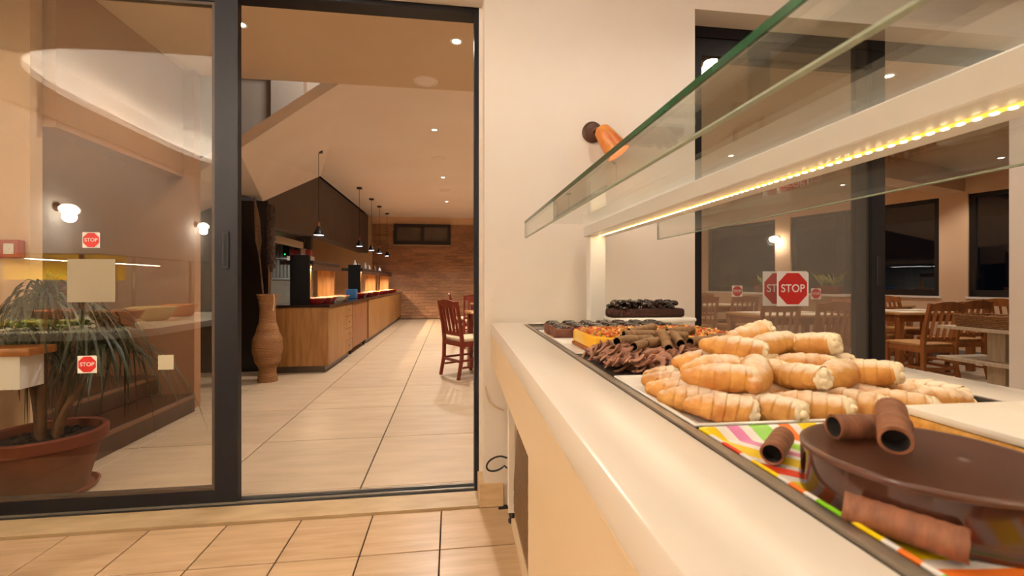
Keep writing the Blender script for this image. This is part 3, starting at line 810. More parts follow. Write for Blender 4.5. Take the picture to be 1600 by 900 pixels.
wat(0.515, 1.000, 0.535, 1.075, 0, .012); wat(0.550, 1.020, 0.625, 1.060); wat(0.505, 1.120, 0.590, 1.110, .008, .004)
wat(0.610, 1.000, 0.680, 1.050, .0, .004); wat(0.640, 1.090, 0.715, 1.075, 0, .006); wat(0.690, 0.980, 0.745, 1.040, -.004, .012)
wat(0.735, 1.080, 0.80, 1.060, .002, .008); wat(0.770, 1.000, 0.80, 1.070); wat(0.560, 1.150, 0.630, 1.165, .01, .012); wat(0.455, 1.150, 0.52, 1.17, .012, .02)
loose.sort(key=lambda o: o.location.x)
for o, w in zip(loose, ['leftmost', 'second', 'third', 'fourth', 'fifth', 'sixth', 'seventh', 'eighth', 'ninth', 'tenth', 'eleventh', 'twelfth', 'thirteenth', 'rightmost']):
    o['label'] = '%s from the left of the loose cocoa wafers on the chocolate ribbon cake' % w
# --- yellow cheesecake with sprinkles
plate('cheesecake_plate', 'white plate under the yellow sprinkled cheesecake', 0.325, 0.86, 1.235, 1.545, ZB+0.004, M_china, 0.012, 0.016)
cc = thing('sprinkled_cheesecake', 'yellow cheesecake topped with coloured chopped sprinkles, cut open at the front', 'cake', (0, 0, ZB+0.0105), RZC)
b = MB(); b.bevbox((0.385, 1.262, 0), (0.835, 1.52, 0.010), 0.003, 1); b.build('biscuit_base', mat('biscuit_base', 'A8652C', 0.85, c2='8E4E1E', scale=40, bump=0.4), cc)
b = MB(); b.bevbox((0.388, 1.265, 0.0102), (0.832, 1.517, 0.050), 0.008, 2); b.build('cheese_filling', mat('yellow_custard', 'F2B524', 0.45, c2='EBC874', scale=9, contrast=(0.45, 0.8), sss=0.0), cc, True)
b = MB(); rng = random.Random(5)
for k in range(1500):
    b.cur = rng.choice([0, 0, 1, 1, 2, 3]); s_ = rng.uniform(0.004, 0.009)
    x = rng.uniform(0.395, 0.826); y = rng.uniform(1.272, 1.51)
    if x < 0.43 and y < 1.30 and rng.random() < .7: continue
    b.box((x, y, 0.0525+rng.uniform(0, .006)), (s_, s_*rng.uniform(.5, 1), s_*.7), rot=(rng.uniform(-.5, .5), rng.uniform(-.5, .5), rng.uniform(0, 3)))
so = b.build('sprinkles', [mat('sprinkle_red', 'C24A28', 0.5), mat('sprinkle_orange', 'D88A34', 0.5), mat('sprinkle_green', '7C7A30', 0.5), mat('sprinkle_cream', 'E3C48C', 0.5)], cc); so['kind'] = 'stuff'
# --- small square chocolate cakes
plate('brownie_plate', 'white plate under the little square chocolate cakes', 0.325, 0.86, 1.565, 1.86, ZB+0.004, M_china, 0.012, 0.016)
M_choc = mat('chocolate_sponge', '7A4A36', 0.7, c2='6A3D2C', scale=25, bump=0.3, rnd=0.06)
M_gan2 = mat('dark_ganache', '2A140C', 0.18, c2='1E0E08', scale=20, bump=0.35, bscale=30, coat=0.5)
bm_ = MB(); bm_.bevbox((-0.030, -0.032, 0), (0.030, 0.032, 0.040), 0.006, 2); bme = bm_.mesh('chocolate_square', M_choc, True)
gm = []
for k in range(3):
    g = MB(); random.seed(20+k)
    for q in range(7):
        a = q*0.9; g.blob((0.013*math.cos(a)*(q > 0), 0.013*math.sin(a)*(q > 0), 0.042), (0.015, 0.015, 0.008), 10, 6, 0.15)
    gm.append(g.mesh('ganache_swirl', M_gan2, True))
bb_ = MB(); bb_.bb((-0.031, -0.033, -0.004), (0.031, 0.033, 0.003)); bbm = bb_.mesh('biscuit_layer', mat('biscuit_layer', 'D9A95E', 0.8))
for j in range(4):
    for i in range(7):
        x = 0.372 + i*0.070 + (0.006 if j % 2 else 0); y = 1.600 + j*0.070
        wx, wy = rotc(x, y)
        rowname = ['front', 'second', 'third', 'back'][j]
        t = link('chocolate_square', bme, None, (wx, wy, ZB+0.0145), (0, 0, RZC + random.uniform(-.05, .05)))
        tag(t, 'square chocolate cake with ganache swirl, %s from the left in the %s row' % (ordn[i], rowname), 'cake', 'square chocolate cakes')
        link('ganache_swirl', gm[(i+j) % 3], t, (0, 0, 0), (0, 0, random.uniform(0, 6)))
        link('biscuit_layer', bbm, t)
random.seed(7)
# --- loaf on the raised plate behind the post
lp = thing('cake_stand', 'raised white rectangular plate at the wall end of the counter', 'cake stand', (0.915, 1.975, ZT))
b = MB(); b.bevbox((-0.14, -0.055, 0), (0.14, 0.055, 0.020), 0.006, 2); b.build('foot', M_china, lp, True)
b = MB(); b.bevbox((-0.20, -0.085, 0.020), (0.185, 0.085, 0.040), 0.009, 3); b.build('plate_top', M_china, lp, True)
lf = thing('chocolate_loaf', 'long chocolate loaf cake with glossy dark frosting on the raised plate', 'cake', (0.885, 1.975, ZT+0.0405))
b = MB(); b.bevbox((-0.172, -0.05, 0), (0.178, 0.05, 0.040), 0.012, 2)
b.build('loaf', mat('loaf_crumb', '44200F', 0.85, c2='34170B', scale=30, bump=0.6, bscale=50), lf, True)
b = MB(); rng = random.Random(3); random.seed(3)
for k in range(110):
    b.blob((rng.uniform(-0.162, 0.158), rng.uniform(-0.042, 0.042), 0.046+rng.uniform(-.006, .024)), (rng.uniform(.011, .02), rng.uniform(.010, .018), rng.uniform(.009, .014)), 8, 6, 0.2)
f_ = b.build('frosting', M_gan2, lf, True); f_['kind'] = 'stuff'
random.seed(7)
# ---------------------------------------------------------------- wall lamp, cables, stickers
M_bronze = mat('aged_bronze', '4A3226', 0.45, metal=0.6, c2='5E4030', scale=12, bump=0.1)
M_amber = mat('amber_shade', 'C4641A', 0.4, c2='E09A44', scale=9, coat=0.3)
wl = thing('wall_lamp', 'wall spotlight with bronze rose and amber cone shade above the counter', 'wall lamp', (0.722, YW, 1.893))
Mr = Matrix.Rotation(PI/2, 4, 'X')
b = MB(); b.lathe([(0.054, 0), (0.054, 0.012), (0.046, 0.016), (0.042, 0.022), (0.018, 0.026), (0.0001, 0.027)], n=32, M=Mr); b.build('rose', M_bronze, wl, True)
b = MB(); b.tube([(0, -0.02, 0), (0.01, -0.045, 0.004), (0.025, -0.065, -0.002)], 0.010, 10); b.build('arm', M_bronze, wl, True)
sd_ = Vector((0.50, -0.22, -0.80)).normalized(); Q = sd_.to_track_quat('Z', 'Y').to_matrix().to_4x4()
MS = Matrix.Translation((0.020, -0.062, 0.006)) @ Q
b = MB(); b.lathe([(0.0001, 0), (0.026, 0.002), (0.040, 0.016), (0.047, 0.05), (0.056, 0.12), (0.062, 0.165), (0.059, 0.165), (0.053, 0.12), (0.043, 0.05)], n=28, M=MS, close=False); b.build('shade', M_amber, wl, True)
b = MB(); b.blob((0, 0, 0.115), (0.026, 0.026, 0.032), 14, 8, M=MS); b.build('bulb', M_lamp_on, wl, True)
lamp('wall_lamp_light', 'SPOT', tuple(MS @ Vector((0, 0, 0.16))), 3, WARMER, 0.03, target=tuple(MS @ Vector((0, 0, 1))), parent=wl, spot=90)

M_cable = mat('white_cable', 'E3C9A4', 0.5)
b = MB(); b.tube([(0.168, 2.24, 0.60), (0.172, 2.232, 0.56), (0.19, 2.228, 0.52), (0.215, 2.226, 0.50), (0.245, 2.228, 0.485), (0.262, 2.236, 0.478)], 0.004, 8)
tag(b.build('wall_cable', M_cable, None, True), 'thin cream cable running along the wall behind the counter end', 'cable')
pts = [(0.285, 2.19, 0.25)] + [(0.222 + 0.05*math.cos(a), 2.200, 0.225 + 0.034*math.sin(a) + 0.012*math.cos(a)) for a in [R(q) for q in range(40, 330, 20)]] + [(0.285, 2.19, 0.195)]
b = MB(); b.tube(pts, 0.0045, 8)
tag(b.build('power_cord', M_seal, None, True), 'black power cord looped against the wall by the counter foot', 'cord')

M_red = mat('sign_red', 'C5211F', 0.4)
M_stw = mat('sticker_white', 'F2EFEA', 0.45)
def stop_sign(x, y, z, s, label):
    t = thing('stop_sticker', label, 'sticker', (x, y, z))
    b = MB(); b.prism([(-s/2, -s/2), (s/2, -s/2), (s/2, s*0.44), (s*0.44, s/2), (-s/2, s/2)], 0, 0.0008, M=Mr); b.build('backing', M_stw, t)
    r = s*0.485
    b = MB(); b.prism([(r*math.cos(R(22.5+45*k)), r*math.sin(R(22.5+45*k))) for k in range(8)], 0.0008, 0.0014, M=Mr); b.build('octagon', M_red, t)
    me = text_mesh('STOP', s*0.315, M_stw, 0.0002)
    link('lettering', me, t, (0, -0.0017, 0), (PI/2, 0, 0))
stop_sign(-1.725, 2.4205, 1.324, 0.076, 'small red STOP sticker on the left sliding pane at eye height')
stop_sign(-1.742, 2.4205, 0.723, 0.084, 'small red STOP sticker low on the left sliding pane over the plant')
stop_sign(2.006, 2.4075, 1.082, 0.207, 'large red STOP sticker on the front pane of the right door')
stop_sign(1.954, 2.4595, 1.082, 0.207, 'large STOP sticker half hidden behind another on the rear pane')
stop_sign(1.685, 2.4595, 1.067, 0.066, 'small STOP sticker left of the large ones on the right door')
stop_sign(2.205, 2.4595, 1.050, 0.066, 'small STOP sticker right of the large ones on the right door')
b = MB(); b.bb((-1.828, 2.4195, 1.024), (-1.62, 2.4205, 1.232)); tag(b.build('paper_sheet', mat('paper_back', 'A0947E', 0.8)), 'blank paper sheet stuck on the left sliding pane', 'paper')
b = MB(); b.prism([(-.034, -.036), (.036, -.036), (.036, .036), (-.030, .036), (-.034, .032)], 0, 0.001, M=Mr)
o = b.build('blank_sticker', mat('cream_sticker', 'C9BFA4', 0.6)); o.location = (-1.396, 2.4205, 0.725); tag(o, 'blank cream square sticker low on the left sliding pane', 'sticker')

# ---------------------------------------------------------------- things behind the sliding pane
pc = thing('side_console', 'wood-topped cream wall console at the far left beside the plant', 'console', (-2.52, 2.54, 0))
b = MB(); b.bevbox((-0.7, -0.09, 0.762), (0.505, 0.07, 0.802), 0.008, 2); b.build('top', mat('orange_oak', 'A9682F', 0.4, c2='915524', scale=5, stretch=(1, 8, 1)), pc, True)
b = MB(); b.bb((-0.7, -0.07, 0.60), (0.45, 0.06, 0.762)); b.build('apron', M_wall, pc)
b = MB(); b.bb((-0.7, -0.06, 0.0), (-0.05, 0.06, 0.60)); b.build('body', M_wall, pc)
al = thing('fire_alarm_panel', 'red fire alarm box on the cream wall pier', 'alarm', (-2.53, 2.95, 1.31))
b = MB(); b.bevbox((-0.16, -0.05, -0.052), (0.09, 0, 0.052), 0.008, 2); b.build('housing', mat('alarm_red', 'A8322A', 0.4), al, True)
b = MB(); b.bb((0.02, -0.053, -0.03), (0.07, -0.05, 0.03)); b.cyl((0.045, -0.056, 0), (0.045, -0.053, 0), 0.008, 0.008); b.build('call_point', M_stw, al)

pp = thing('potted_palm', 'ponytail palm with long drooping leaves in a large terracotta pot', 'plant', (-2.13, 2.69, 0))
b = MB(); b.lathe([(0.15, 0.0), (0.165, 0.02), (0.22, 0.25), (0.232, 0.265), (0.248, 0.27), (0.252, 0.325), (0.244, 0.335), (0.222, 0.33), (0.215, 0.29)], n=40, close=False); b.lathe([(0.0001, 0.004), (0.15, 0.004)], n=40, close=False); b.build('pot', M_terra, pp, True)
b = MB(); b.lathe([(0.13, 0.0), (0.205, 0.012), (0.215, 0.03), (0.205, 0.032), (0.19, 0.016)], n=36); 
b.build('saucer', M_terra, pp, True)
b = MB(); random.seed(4)
b.lathe([(0.0001, 0.295), (0.218, 0.29)], n=30, close=False)
for k in range(70): a = random.uniform(0, 6.28); q = random.uniform(0, .19); b.blob((q*math.cos(a), q*math.sin(a), 0.295), (.018, .016, .012), 6, 4, .3)
s_ = b.build('soil', mat('dark_soil', '1E130C', 0.95), pp); s_['kind'] = 'stuff'
M_bark = mat('palm_bark', '6E4A2E', 0.8, c2='54371F', scale=20, bump=0.4)
heads = []
for (x, y, tx, ty, h) in ((-.03, 0, -.12, .02, .50), (.03, .02, .15, .05, .58), (0, -.03, .03, -.04, .74), (-.05, .03, -.12, .09, .64), (.05, 0, .24, .06, .46)):
    b = MB(); pts = [(x + (tx-x)*t**1.6, y + (ty-y)*t**1.6, 0.28 + h*t + .02*math.sin(9*t)*t) for t in [q/8 for q in range(9)]]
    b.tube(pts, [0.022-0.0012*q for q in range(9)], 9); b.build('trunk', M_bark, pp, True); heads.append(pts[-1])
M_leaf = mat('palm_leaf', '28331A', 0.5, c2='3C4724', scale=6)
for h in heads:
    b = MB()
    for k in range(95):
        a = random.uniform(0, 2*PI); el = random.uniform(0.1, 1.4); L_ = random.uniform(0.36, 0.78)
        d = Vector((math.cos(a)*math.cos(el), math.sin(a)*math.cos(el), math.sin(el)))
        pts = []; w = []
        if d.y < -0.1 : L_ *= 0.55
        for q in range(8):
            t = q/7; p = Vector(h) + d*L_*t*(1-.25*t); p.z -= 0.62*L_*1.5*t*t
            p.y = max(p.y, -0.20)
            if p.z < 0.86 and p.x < 0.15: p.y = max(p.y, -0.06)
            p.y = min(p.y, 0.24)
            p.x = max(p.x, -0.42)
            if p.z < 0.79: p.x = max(p.x, -0.11)
            pts.append(p); w.append(0.009*(1-t)**0.6 + 0.0008)
        b.tube(pts, w, 4, flat=0.12)
    lf_ = b.build('foliage', M_leaf, pp, True); lf_['kind'] = 'stuff'
random.seed(7)

# ---------------------------------------------------------------- floor vase with dried stalks
M_reed = mat('woven_reed', '9A6A3C', 0.75, c2='7E5228', scale=30, stretch=(1, 1, 8), bump=0.4, bscale=60)
va = thing('floor_vase', 'tall woven reed floor vase beside the buffet counter end', 'vase', (-2.06, 5.40, 0))
key = [(0.0, 0.105), (0.05, 0.100), (0.10, 0.088), (0.14, 0.090), (0.24, 0.135), (0.36, 0.158), (0.46, 0.155), (0.58, 0.115), (0.68, 0.086), (0.80, 0.080), (0.90, 0.092), (0.985, 0.112)]
def interp(z):
    for (z0, r0), (z1, r1) in zip(key, key[1:]):
        if z0 <= z <= z1:
            t = (z-z0)/(z1-z0); t = t*t*(3-2*t); return r0 + (r1-r0)*t
    return key[-1][1]
prof = []
for k in range(145):
    z = 0.985*k/144; prof.append((interp(z) + 0.0022*math.sin(k*2.4), z))
prof += [(0.098, 0.985), (0.078, 0.90)]
b = MB(); b.lathe(prof, n=36, close=False); b.lathe([(0.0001, 0.001), (0.105, 0.001)], n=36, close=False); b.build('body', M_reed, va, True)
b = MB(); b.tube([(0.085, -0.07, 0.99), (0.095, -0.068, 0.95), (0.09, -0.062, 0.88), (0.082, -0.06, 0.80)], 0.007, 6); b.build('rope_tie', mat('pale_rope', 'D8B98A', 0.8), va)
ds = thing('dried_stalk', 'tall slender tan dried grass plume leaning in the reed vase', 'dried plant', (-2.06, 5.40, 0.985))
b = MB(); b.tube([(-.03, 0, -.3), (-.05, 0, 0.0), (-.08, 0.02, 0.28), (-.105, 0.03, 0.5)], 0.009, 6); b.build('stem', M_bark, ds, True)
b = MB(); b.tube([(-.10, .03, .45), (-.11, .03, .60), (-.125, .035, .85), (-.155, .04, 1.1)], [.012, .045, .038, .010], 9, flat=0.7); b.build('plume', mat('tan_plume', '7A5B40', 0.9, c2='5F4530', scale=40, bump=0.8), ds, True)
ds = thing('dried_stalk', 'tall dark brown dried seed head standing upright in the reed vase', 'dried plant', (-2.06, 5.40, 0.985))
b = MB(); b.tube([(.02, 0, -.3), (.025, 0, 0.0), (.03, 0.02, 0.3)], 0.009, 6); b.build('stem', M_bark, ds, True)
b = MB(); b.tube([(.03, .02, .25), (.03, .02, .40), (.028, .02, .75), (.02, .02, 1.02)], [.014, .036, .040, .018], 9)
random.seed(9)
for k in range(260):
    z = random.uniform(.3, 1.0); a = random.uniform(0, 6.28); b.blob((.029+.038*math.cos(a), .02+.038*math.sin(a), z), (.009, .009, .010), 5, 4)
b.build('seed_head', mat('dark_seeds', '4A3020', 0.85, c2='33200F', scale=40), ds)
random.seed(7)

# ---------------------------------------------------------------- buffet line
M_oak = mat('oak_laminate', 'A8763F', 0.45, c2='8A5C2C', scale=4, stretch=(6, 6, 0.7), detail=8, rnd=0.06)
M_kick = mat('grey_kick', '6B6259', 0.4, metal=0.3)
M_dtop = mat('dark_granite', '241A16', 0.12, c2='1B1311', scale=30)
XF = -1.5
def knob(p, x, y, z):
    b = MB(); b.cyl((x, y, z), (x+0.018, y, z), 0.009, 0.007, 10); b.build('knob', M_steel, p)
c1 = thing('buffet_cabinet', 'nearest oak buffet cabinet with a tall door and four drawers', 'cabinet')
b = MB(); b.bb((-2.22, 5.80, 0.09), (XF-0.02, 7.14, 0.81)); b.build('body', M_oak, c1)
b = MB(); b.bb((-2.22, 5.782, 0.09), (XF, 5.80, 0.81)); b.build('end_panel', M_oak, c1)
for y0, y1 in ((5.802, 6.24), (6.244, 6.68)):
    b = MB(); b.bb((XF-0.018, y0, 0.095), (XF, y1, 0.80)); d = b.build('door', M_oak, c1); 
for k in range(4):
    z0 = 0.10 + k*0.175; b = MB(); b.bb((XF-0.018, 6.684, z0), (XF, 7.13, z0+0.17)); d = b.build('drawer', M_oak, c1); knob(d, XF, 6.9, z0+0.09)
b = MB(); b.bb((-2.15, 5.86, 0), (XF-0.06, 7.1, 0.09)); b.build('plinth', M_kick, c1)
c2 = thing('buffet_trolley', 'narrow oak serving trolley on castors between the buffet cabinets', 'trolley')
b = MB(); b.bb((-2.22, 7.2, 0.10), (XF-0.03, 8.42, 0.81)); b.build('body', M_oak, c2)
b = MB(); b.bb((XF-0.03, 7.21, 0.10), (XF-0.012, 8.41, 0.80)); b.build('door', mat('oak_reddish', '9A6238', 0.45, c2='845028', scale=4, stretch=(6, 6, 0.7)), c2)
for x, y in ((XF-0.06, 7.28), (XF-0.06, 8.34), (-2.15, 7.28), (-2.15, 8.34)):
    b = MB(); b.cyl((x-0.012, y, 0.035), (x+0.012, y, 0.035), 0.035, 0.035, 14); b.bb((x-0.015, y-0.015, 0.05), (x+0.015, y+0.015, 0.10)); b.build('castor', M_seal, c2)
c3 = thing('buffet_cabinet', 'long oak buffet cabinet with many doors reaching the far wall', 'cabinet')
b = MB(); b.bb((-2.22, 8.5, 0.09), (XF-0.02, 13.82, 0.81)); b.build('body', M_oak, c3)
for k in range(8):
    y0 = 8.5 + k*0.665; b = MB(); b.bb((XF-0.018, y0+0.003, 0.095), (XF, y0+0.662, 0.80)); b.build('door', M_oak, c3)
b = MB(); b.bb((-2.15, 8.52, 0), (XF-0.06, 13.8, 0.09)); b.build('plinth', M_kick, c3)
b = MB(); b.bevbox((-2.25, 5.76, 0.811), (XF+0.02, 13.82, 0.84), 0.003, 1); tag(b.build('buffet_worktop', M_dtop), 'long glossy dark worktop along the buffet line', 'worktop')

def gantry(y0, y1, label, black=True, power=30):
    t = thing('heated_gantry', label, 'food gantry', (0, 0, 0.84))
    if black:
        b = MB(); b.bevbox((-1.985, y0, 0), (-1.755, y0+0.05, 0.62), 0.004, 1); b.build('black_end_panel', M_black, t)
    else:
        b = MB(); b.bb((-1.985, y0, 0), (-1.755, y0+0.05, 0.50)); b.build('end_panel', M_oak, t)
    b = MB(); b.bevbox((-2.12, y0+0.05, 0.50), (-1.72, y1, 0.555), 0.006, 1); b.build('shelf', mat('gantry_shelf', '2A211C', 0.35), t)
    b = MB(); b.bb((-1.74, y0+0.05, 0.44), (-1.725, y1, 0.50)); b.build('fascia', mat('gantry_fascia', '4A2E1C', 0.45), t)
    b = MB(); b.bb((-2.04, y1-0.05, 0), (-1.80, y1, 0.50)); b.build('wood_support', M_oak, t)
    ym = (y0+y1)/2
    b = MB(); b.bb((-2.04, ym-0.02, 0), (-1.95, ym+0.02, 0.50)); b.build('middle_support', M_oak, t)
    b = MB(); b.bb((-1.95, y0+0.1, 0.485), (-1.91, y1-0.1, 0.499)); b.build('heat_strip', mat('heat_glow', 'FFFFFF', 0.5, emit='FFB060', estr=6), t)
    lamp('gantry_light', 'AREA', (-1.93, ym, 0.478), power, WARMER, 0.03, target=(-1.93, ym, -1), parent=t, size_y=(y1-y0-0.7), spread=150)
gantry(5.88, 7.30, 'nearest heated buffet gantry with a wide black end panel', True, 22)
gantry(9.05, 11.15, 'middle heated buffet gantry with a black end panel', True, 75)
gantry(11.2, 13.4, 'farthest heated buffet gantry against the clad wall', False, 90)
# dishes
M_dred = mat('dish_red', 'A3261C', 0.25); M_dwhite = mat('dish_white', 'EFE6D8', 0.25); M_dyel = mat('dish_yellow', 'D59A22', 0.3)
M_food = [mat('food_orange', 'C8702A', 0.6, c2='A4551C', scale=30, bump=0.5), mat('food_pale', 'DDBE8A', 0.6, c2='C6A066', scale=30, bump=0.5), mat('food_red', '9E3A1E', 0.6, c2='7E2A14', scale=30, bump=0.5)]
def bowl_mesh(r, h, m):
    b = MB(); b.lathe([(r*0.55, 0), (r*0.62, 0.004), (r*0.92, h*0.8), (r, h), (r*0.95, h), (r*0.86, h*0.75), (r*0.5, 0.012), (0.0001, 0.011)], n=26); return b.mesh('bowl', m, True)
def food_mesh(r, h, m, seed):
    b = MB(); random.seed(seed); b.lathe([(r*0.86, h*0.72), (r*0.6, h*1.0), (0.0001, h*1.1)], n=18, close=False)
    for k in range(26): a = random.uniform(0, 6.28); q = r*0.75*math.sqrt(random.random()); b.blob((q*math.cos(a), q*math.sin(a), h*0.98), (r*.14, r*.13, r*.10), 7, 5, .2)
    return b.mesh('food', m, True)
bws = [bowl_mesh(0.13, 0.075, m) for m in (M_dred, M_dwhite, M_dyel)]
fds = [food_mesh(0.13, 0.07, m, k) for k, m in enumerate(M_food)]
random.seed(7)
cl = ['red', 'white', 'yellow']
spots = [(-1.72, 6.02, 0), (-1.68, 6.30, 0), (-1.90, 6.2, 1), (-1.72, 6.60, 0), (-1.66, 6.90, 1), (-1.68, 7.20, 2), (-1.88, 7.55, 1)]
pos = ['nearest', 'second', 'third', 'fourth', 'fifth', 'sixth', 'seventh']
for k, (x, y, c) in enumerate(spots):
    t = link('serving_bowl', bws[c], None, (x, y, 0.84)); tag(t, '%s serving bowl of food, %s on the buffet worktop from the black panel' % (cl[c], pos[k]), 'bowl', 'serving bowls on the buffet')
    link('food', fds[k % 3], t)
for k in range(13):
    y = 8.5 + k*0.38; t = link('serving_bowl', bws[[0, 1, 0, 0][k % 4]], None, (-1.66 - 0.05*(k % 2), y, 0.84)); tag(t, '%s bowl from the near end of the row under the far gantries' % ['first', 'second', 'third', 'fourth', 'fifth', 'sixth', 'seventh', 'eighth', 'ninth', 'tenth', 'eleventh', 'twelfth', 'last'][k], 'bowl', 'serving bowls under the far gantries')
    link('food', fds[(k*2) % 3], t)
b = MB(); b.bevbox((-1.78, 7.95, 0.84), (-1.62, 8.12, 1.0), 0.01, 2); tag(b.build('napkin_box', mat('napkin_blue', '2A5A86', 0.5), None, True), 'blue box on the buffet worktop before the middle gantry', 'box')
b = MB(); b.box((0, 0, 0.12), (0.02, 0.20, 0.24), rot=(0, R(18), 0)); b.box((0.04, 0, 0.006), (0.16, 0.2, 0.012)); o = b.build('card_holder', mat('card_white', 'CFCBC4', 0.4)); o.location = (-2.06, 6.55, 0.842); tag(o, 'white leaning card holder under the nearest gantry', 'card holder')
for k, (y, h, c) in enumerate(((9.25, .16, 'C9C4BE'), (9.6, .13, '5B6B78'), (10.3, .17, 'B8B0A6'), (10.8, .12, 'C9C4BE'), (11.6, .15, '8A5A34'), (12.4, .12, 'C9C4BE'))):
    b = MB(); b.lathe([(0.03, 0), (0.034, h*.1), (0.034, h*.55), (0.012, h*.8), (0.012, h)], n=14); o = b.build('bottle', mat('bottle_%d' % k, c, 0.25), None, True); o.location = (-1.9, y, 1.396)
    tag(o, '%s bottle standing on the gantry shelves, counted from the near end' % ['first', 'second', 'third', 'fourth', 'fifth', 'sixth'][k], 'bottle', 'bottles on the gantry shelves')

# pendants
pn = thing('pendant_lamp', 'x', 'pendant lamp', (0, 0, 0), 0, 'pendant lamps over the buffet')
M_shade = mat('pendant_black', '14161A', 0.35)
b = MB(); b.lathe([(0.074, 0), (0.075, 0.004), (0.022, 0.125), (0.018, 0.13), (0.0001, 0.131)], n=28, close=False); b.build('shade', M_shade, pn, True)
b = MB(); b.lathe([(0.017, 0.131), (0.02, 0.15), (0.02, 0.185), (0.012, 0.19), (0.0001, 0.19)], n=16, close=False); b.build('wood_neck', mat('neck_wood', 'A8693A', 0.5), pn, True)
b = MB(); b.lathe([(0.0001, 0.003), (0.068, 0.003)], n=24, close=False); b.build('diffuser', mat('pendant_glow', 'FFFFFF', 0.5, emit='DCE8FF', estr=9), pn)
b = MB(); b.cyl((0, 0, 0.19), (0, 0, 1.20), 0.004, 0.004, 6); b.build('cord', M_seal, pn)
b = MB(); b.lathe([(0.0001, 1.19), (0.055, 1.195), (0.055, 1.229), (0.0001, 1.23)], n=20, close=False); b.build('ceiling_rose', M_shade, pn, True)
pl = [(-1.90, 6.80, 1.80, 'nearest'), (-1.90, 9.70, 1.87, 'second'), (-1.87, 10.95, 1.87, 'third'), (-1.85, 12.0, 1.87, 'fourth'), (-1.82, 13.2, 1.87, 'farthest')]
for k, (x, y, z, w) in enumerate(pl):
    t = pn if k == 0 else copy_tree(pn)
    t.location = (x, y, z); t['label'] = '%s black cone pendant lamp with a wooden neck over the buffet' % w
for x, y, z, w in pl:
    lamp('pendant_light', 'SPOT', (x, y, z-0.01), 16, (0.80, 0.89, 1.0), 0.05, target=(x, y, 0), spot=120)

# kitchen fittings
hd_ = thing('extractor_hood', 'pale metal extractor hood under the dark bulkhead', 'extractor hood')
b = MB(); vs = [(-2.74, 6.3, 1.86), (-2.74, 8.7, 1.96), (-3.35, 8.7, 1.72), (-3.35, 6.3, 1.70), (-2.74, 6.3, 1.90), (-2.74, 8.7, 2.0), (-3.35, 8.7, 2.0), (-3.35, 6.3, 1.90)]
b.add(vs, [(3, 2, 1, 0), (4, 5, 6, 7), (0, 1, 5, 4), (1, 2, 6, 5), (2, 3, 7, 6), (3, 0, 4, 7)]); b.build('canopy', M_steel, hd_)
b = MB(); b.bb((-2.742, 6.3, 1.74), (-2.70, 8.7, 1.855)); b.build('front_band', mat('band_cream', 'C9B79C', 0.4), hd_)
lamp('hood_light', 'AREA', (-3.1, 7.4, 1.66), 36, (0.95, 0.92, 0.85), 0.2, target=(-3.1, 7.4, 0), size_y=1.6, parent=hd_)
ks = thing('kitchen_shelf', 'pale kitchen shelf with red boxes on the ribbed partition', 'shelf', (-2.80, 8.80, 1.60))
b = MB(); b.bb((-0.17, -0.14, -0.10), (0.24, 0.095, 0.0)); b.build('board', mat('shelf_cream', 'B9AC98', 0.5), ks)
for x in (-.12, .18):
    b = MB(); b.bb((x, -.08, -.18), (x+.02, .095, -.10)); b.build('bracket', M_steel, ks)
for k, (c, h, lab) in enumerate((('9E2A20', .13, 'red box at the left end of the kitchen shelf'), ('7E2018', .12, 'dark red box second on the kitchen shelf'), ('D8C2AC', .14, 'cream box third on the kitchen shelf'), ('A83A28', .12, 'bright red box at the right end of the kitchen shelf'))):
    b = MB(); b.bevbox((-.042, -.06, 0), (.042, .06, h), .006, 1); b.bb((-.030, -.0608, h*.3), (.030, -.06, h*.7)); o = b.build('storage_box', mat('box_%s' % c, c, .5)); o.location = (-2.91+k*.094, 8.79, 1.601)
    tag(o, lab, 'box', 'boxes on the kitchen shelf')
random.seed(7)
b = MB()
kc = thing('kitchen_bench', 'low steel kitchen bench against the grey back wall', 'bench')
b = MB(); b.bb((-4.34, 6.3, 0.86), (-3.75, 8.8, 0.9)); b.build('bench_top', M_steel, kc)
b = MB(); b.bb((-4.34, 6.3, 0.0), (-3.8, 8.8, 0.86)); b.build('bench_body', M_steel_d, kc)
fe = thing('wall_phone', 'black wall handset with a green light on the ribbed kitchen partition', 'phone', (-3.06, 8.868, 1.60))
b = MB(); b.bevbox((-.05, -.03, 0), (.05, .03, .26), .01, 1); b.build('handset', M_black, fe)
b = MB(); b.bb((-.02, -.032, .03), (.0, -.03, .05)); b.build('green_light', mat('phone_green', '20C050', .4, emit='20FF60', estr=3), fe)
b = MB(); b.bb((-.35, -.06, -.05), (.06, .03, -.03)); b.build('bracket_rail', M_steel, fe)

# hall ceiling fittings
downlight((0.04, 3.52, 3.0), 130, 'recessed downlight in the tan ceiling near the door head')
downlight((-1.52, 3.50, 3.0), 45, 'recessed downlight in the tan ceiling beside the door stile')
downlight((-0.215, 5.9, 3.1), 225, 'nearest recessed downlight over the buffet aisle')
downlight((-0.153, 8.55, 3.1), 270, 'middle recessed downlight over the buffet aisle')
downlight((-0.11, 11.1, 3.1), 290, 'farthest recessed downlight over the buffet aisle')
downlight((-3.0, 3.65, 3.0), 14, 'added downlight brightening the alcove over the dark stone stairs')  # added to lift the unlit stair alcove; no fitting known there
def vent(loc, r, label):
    t = thing('ceiling_speaker', label, 'ceiling speaker', loc, 0, 'round ceiling speakers')
    b = MB(); b.lathe([(r*0.78, -0.004), (r*0.84, -0.012), (r*0.97, -0.010), (r, 0)], n=32, close=False); b.build('ring', M_ceil, t, True)
    b = MB(); b.lathe([(0.0001, -0.004), (r*0.78, -0.004)], n=32, close=False); b.build('grille', M_ceil, t, True)
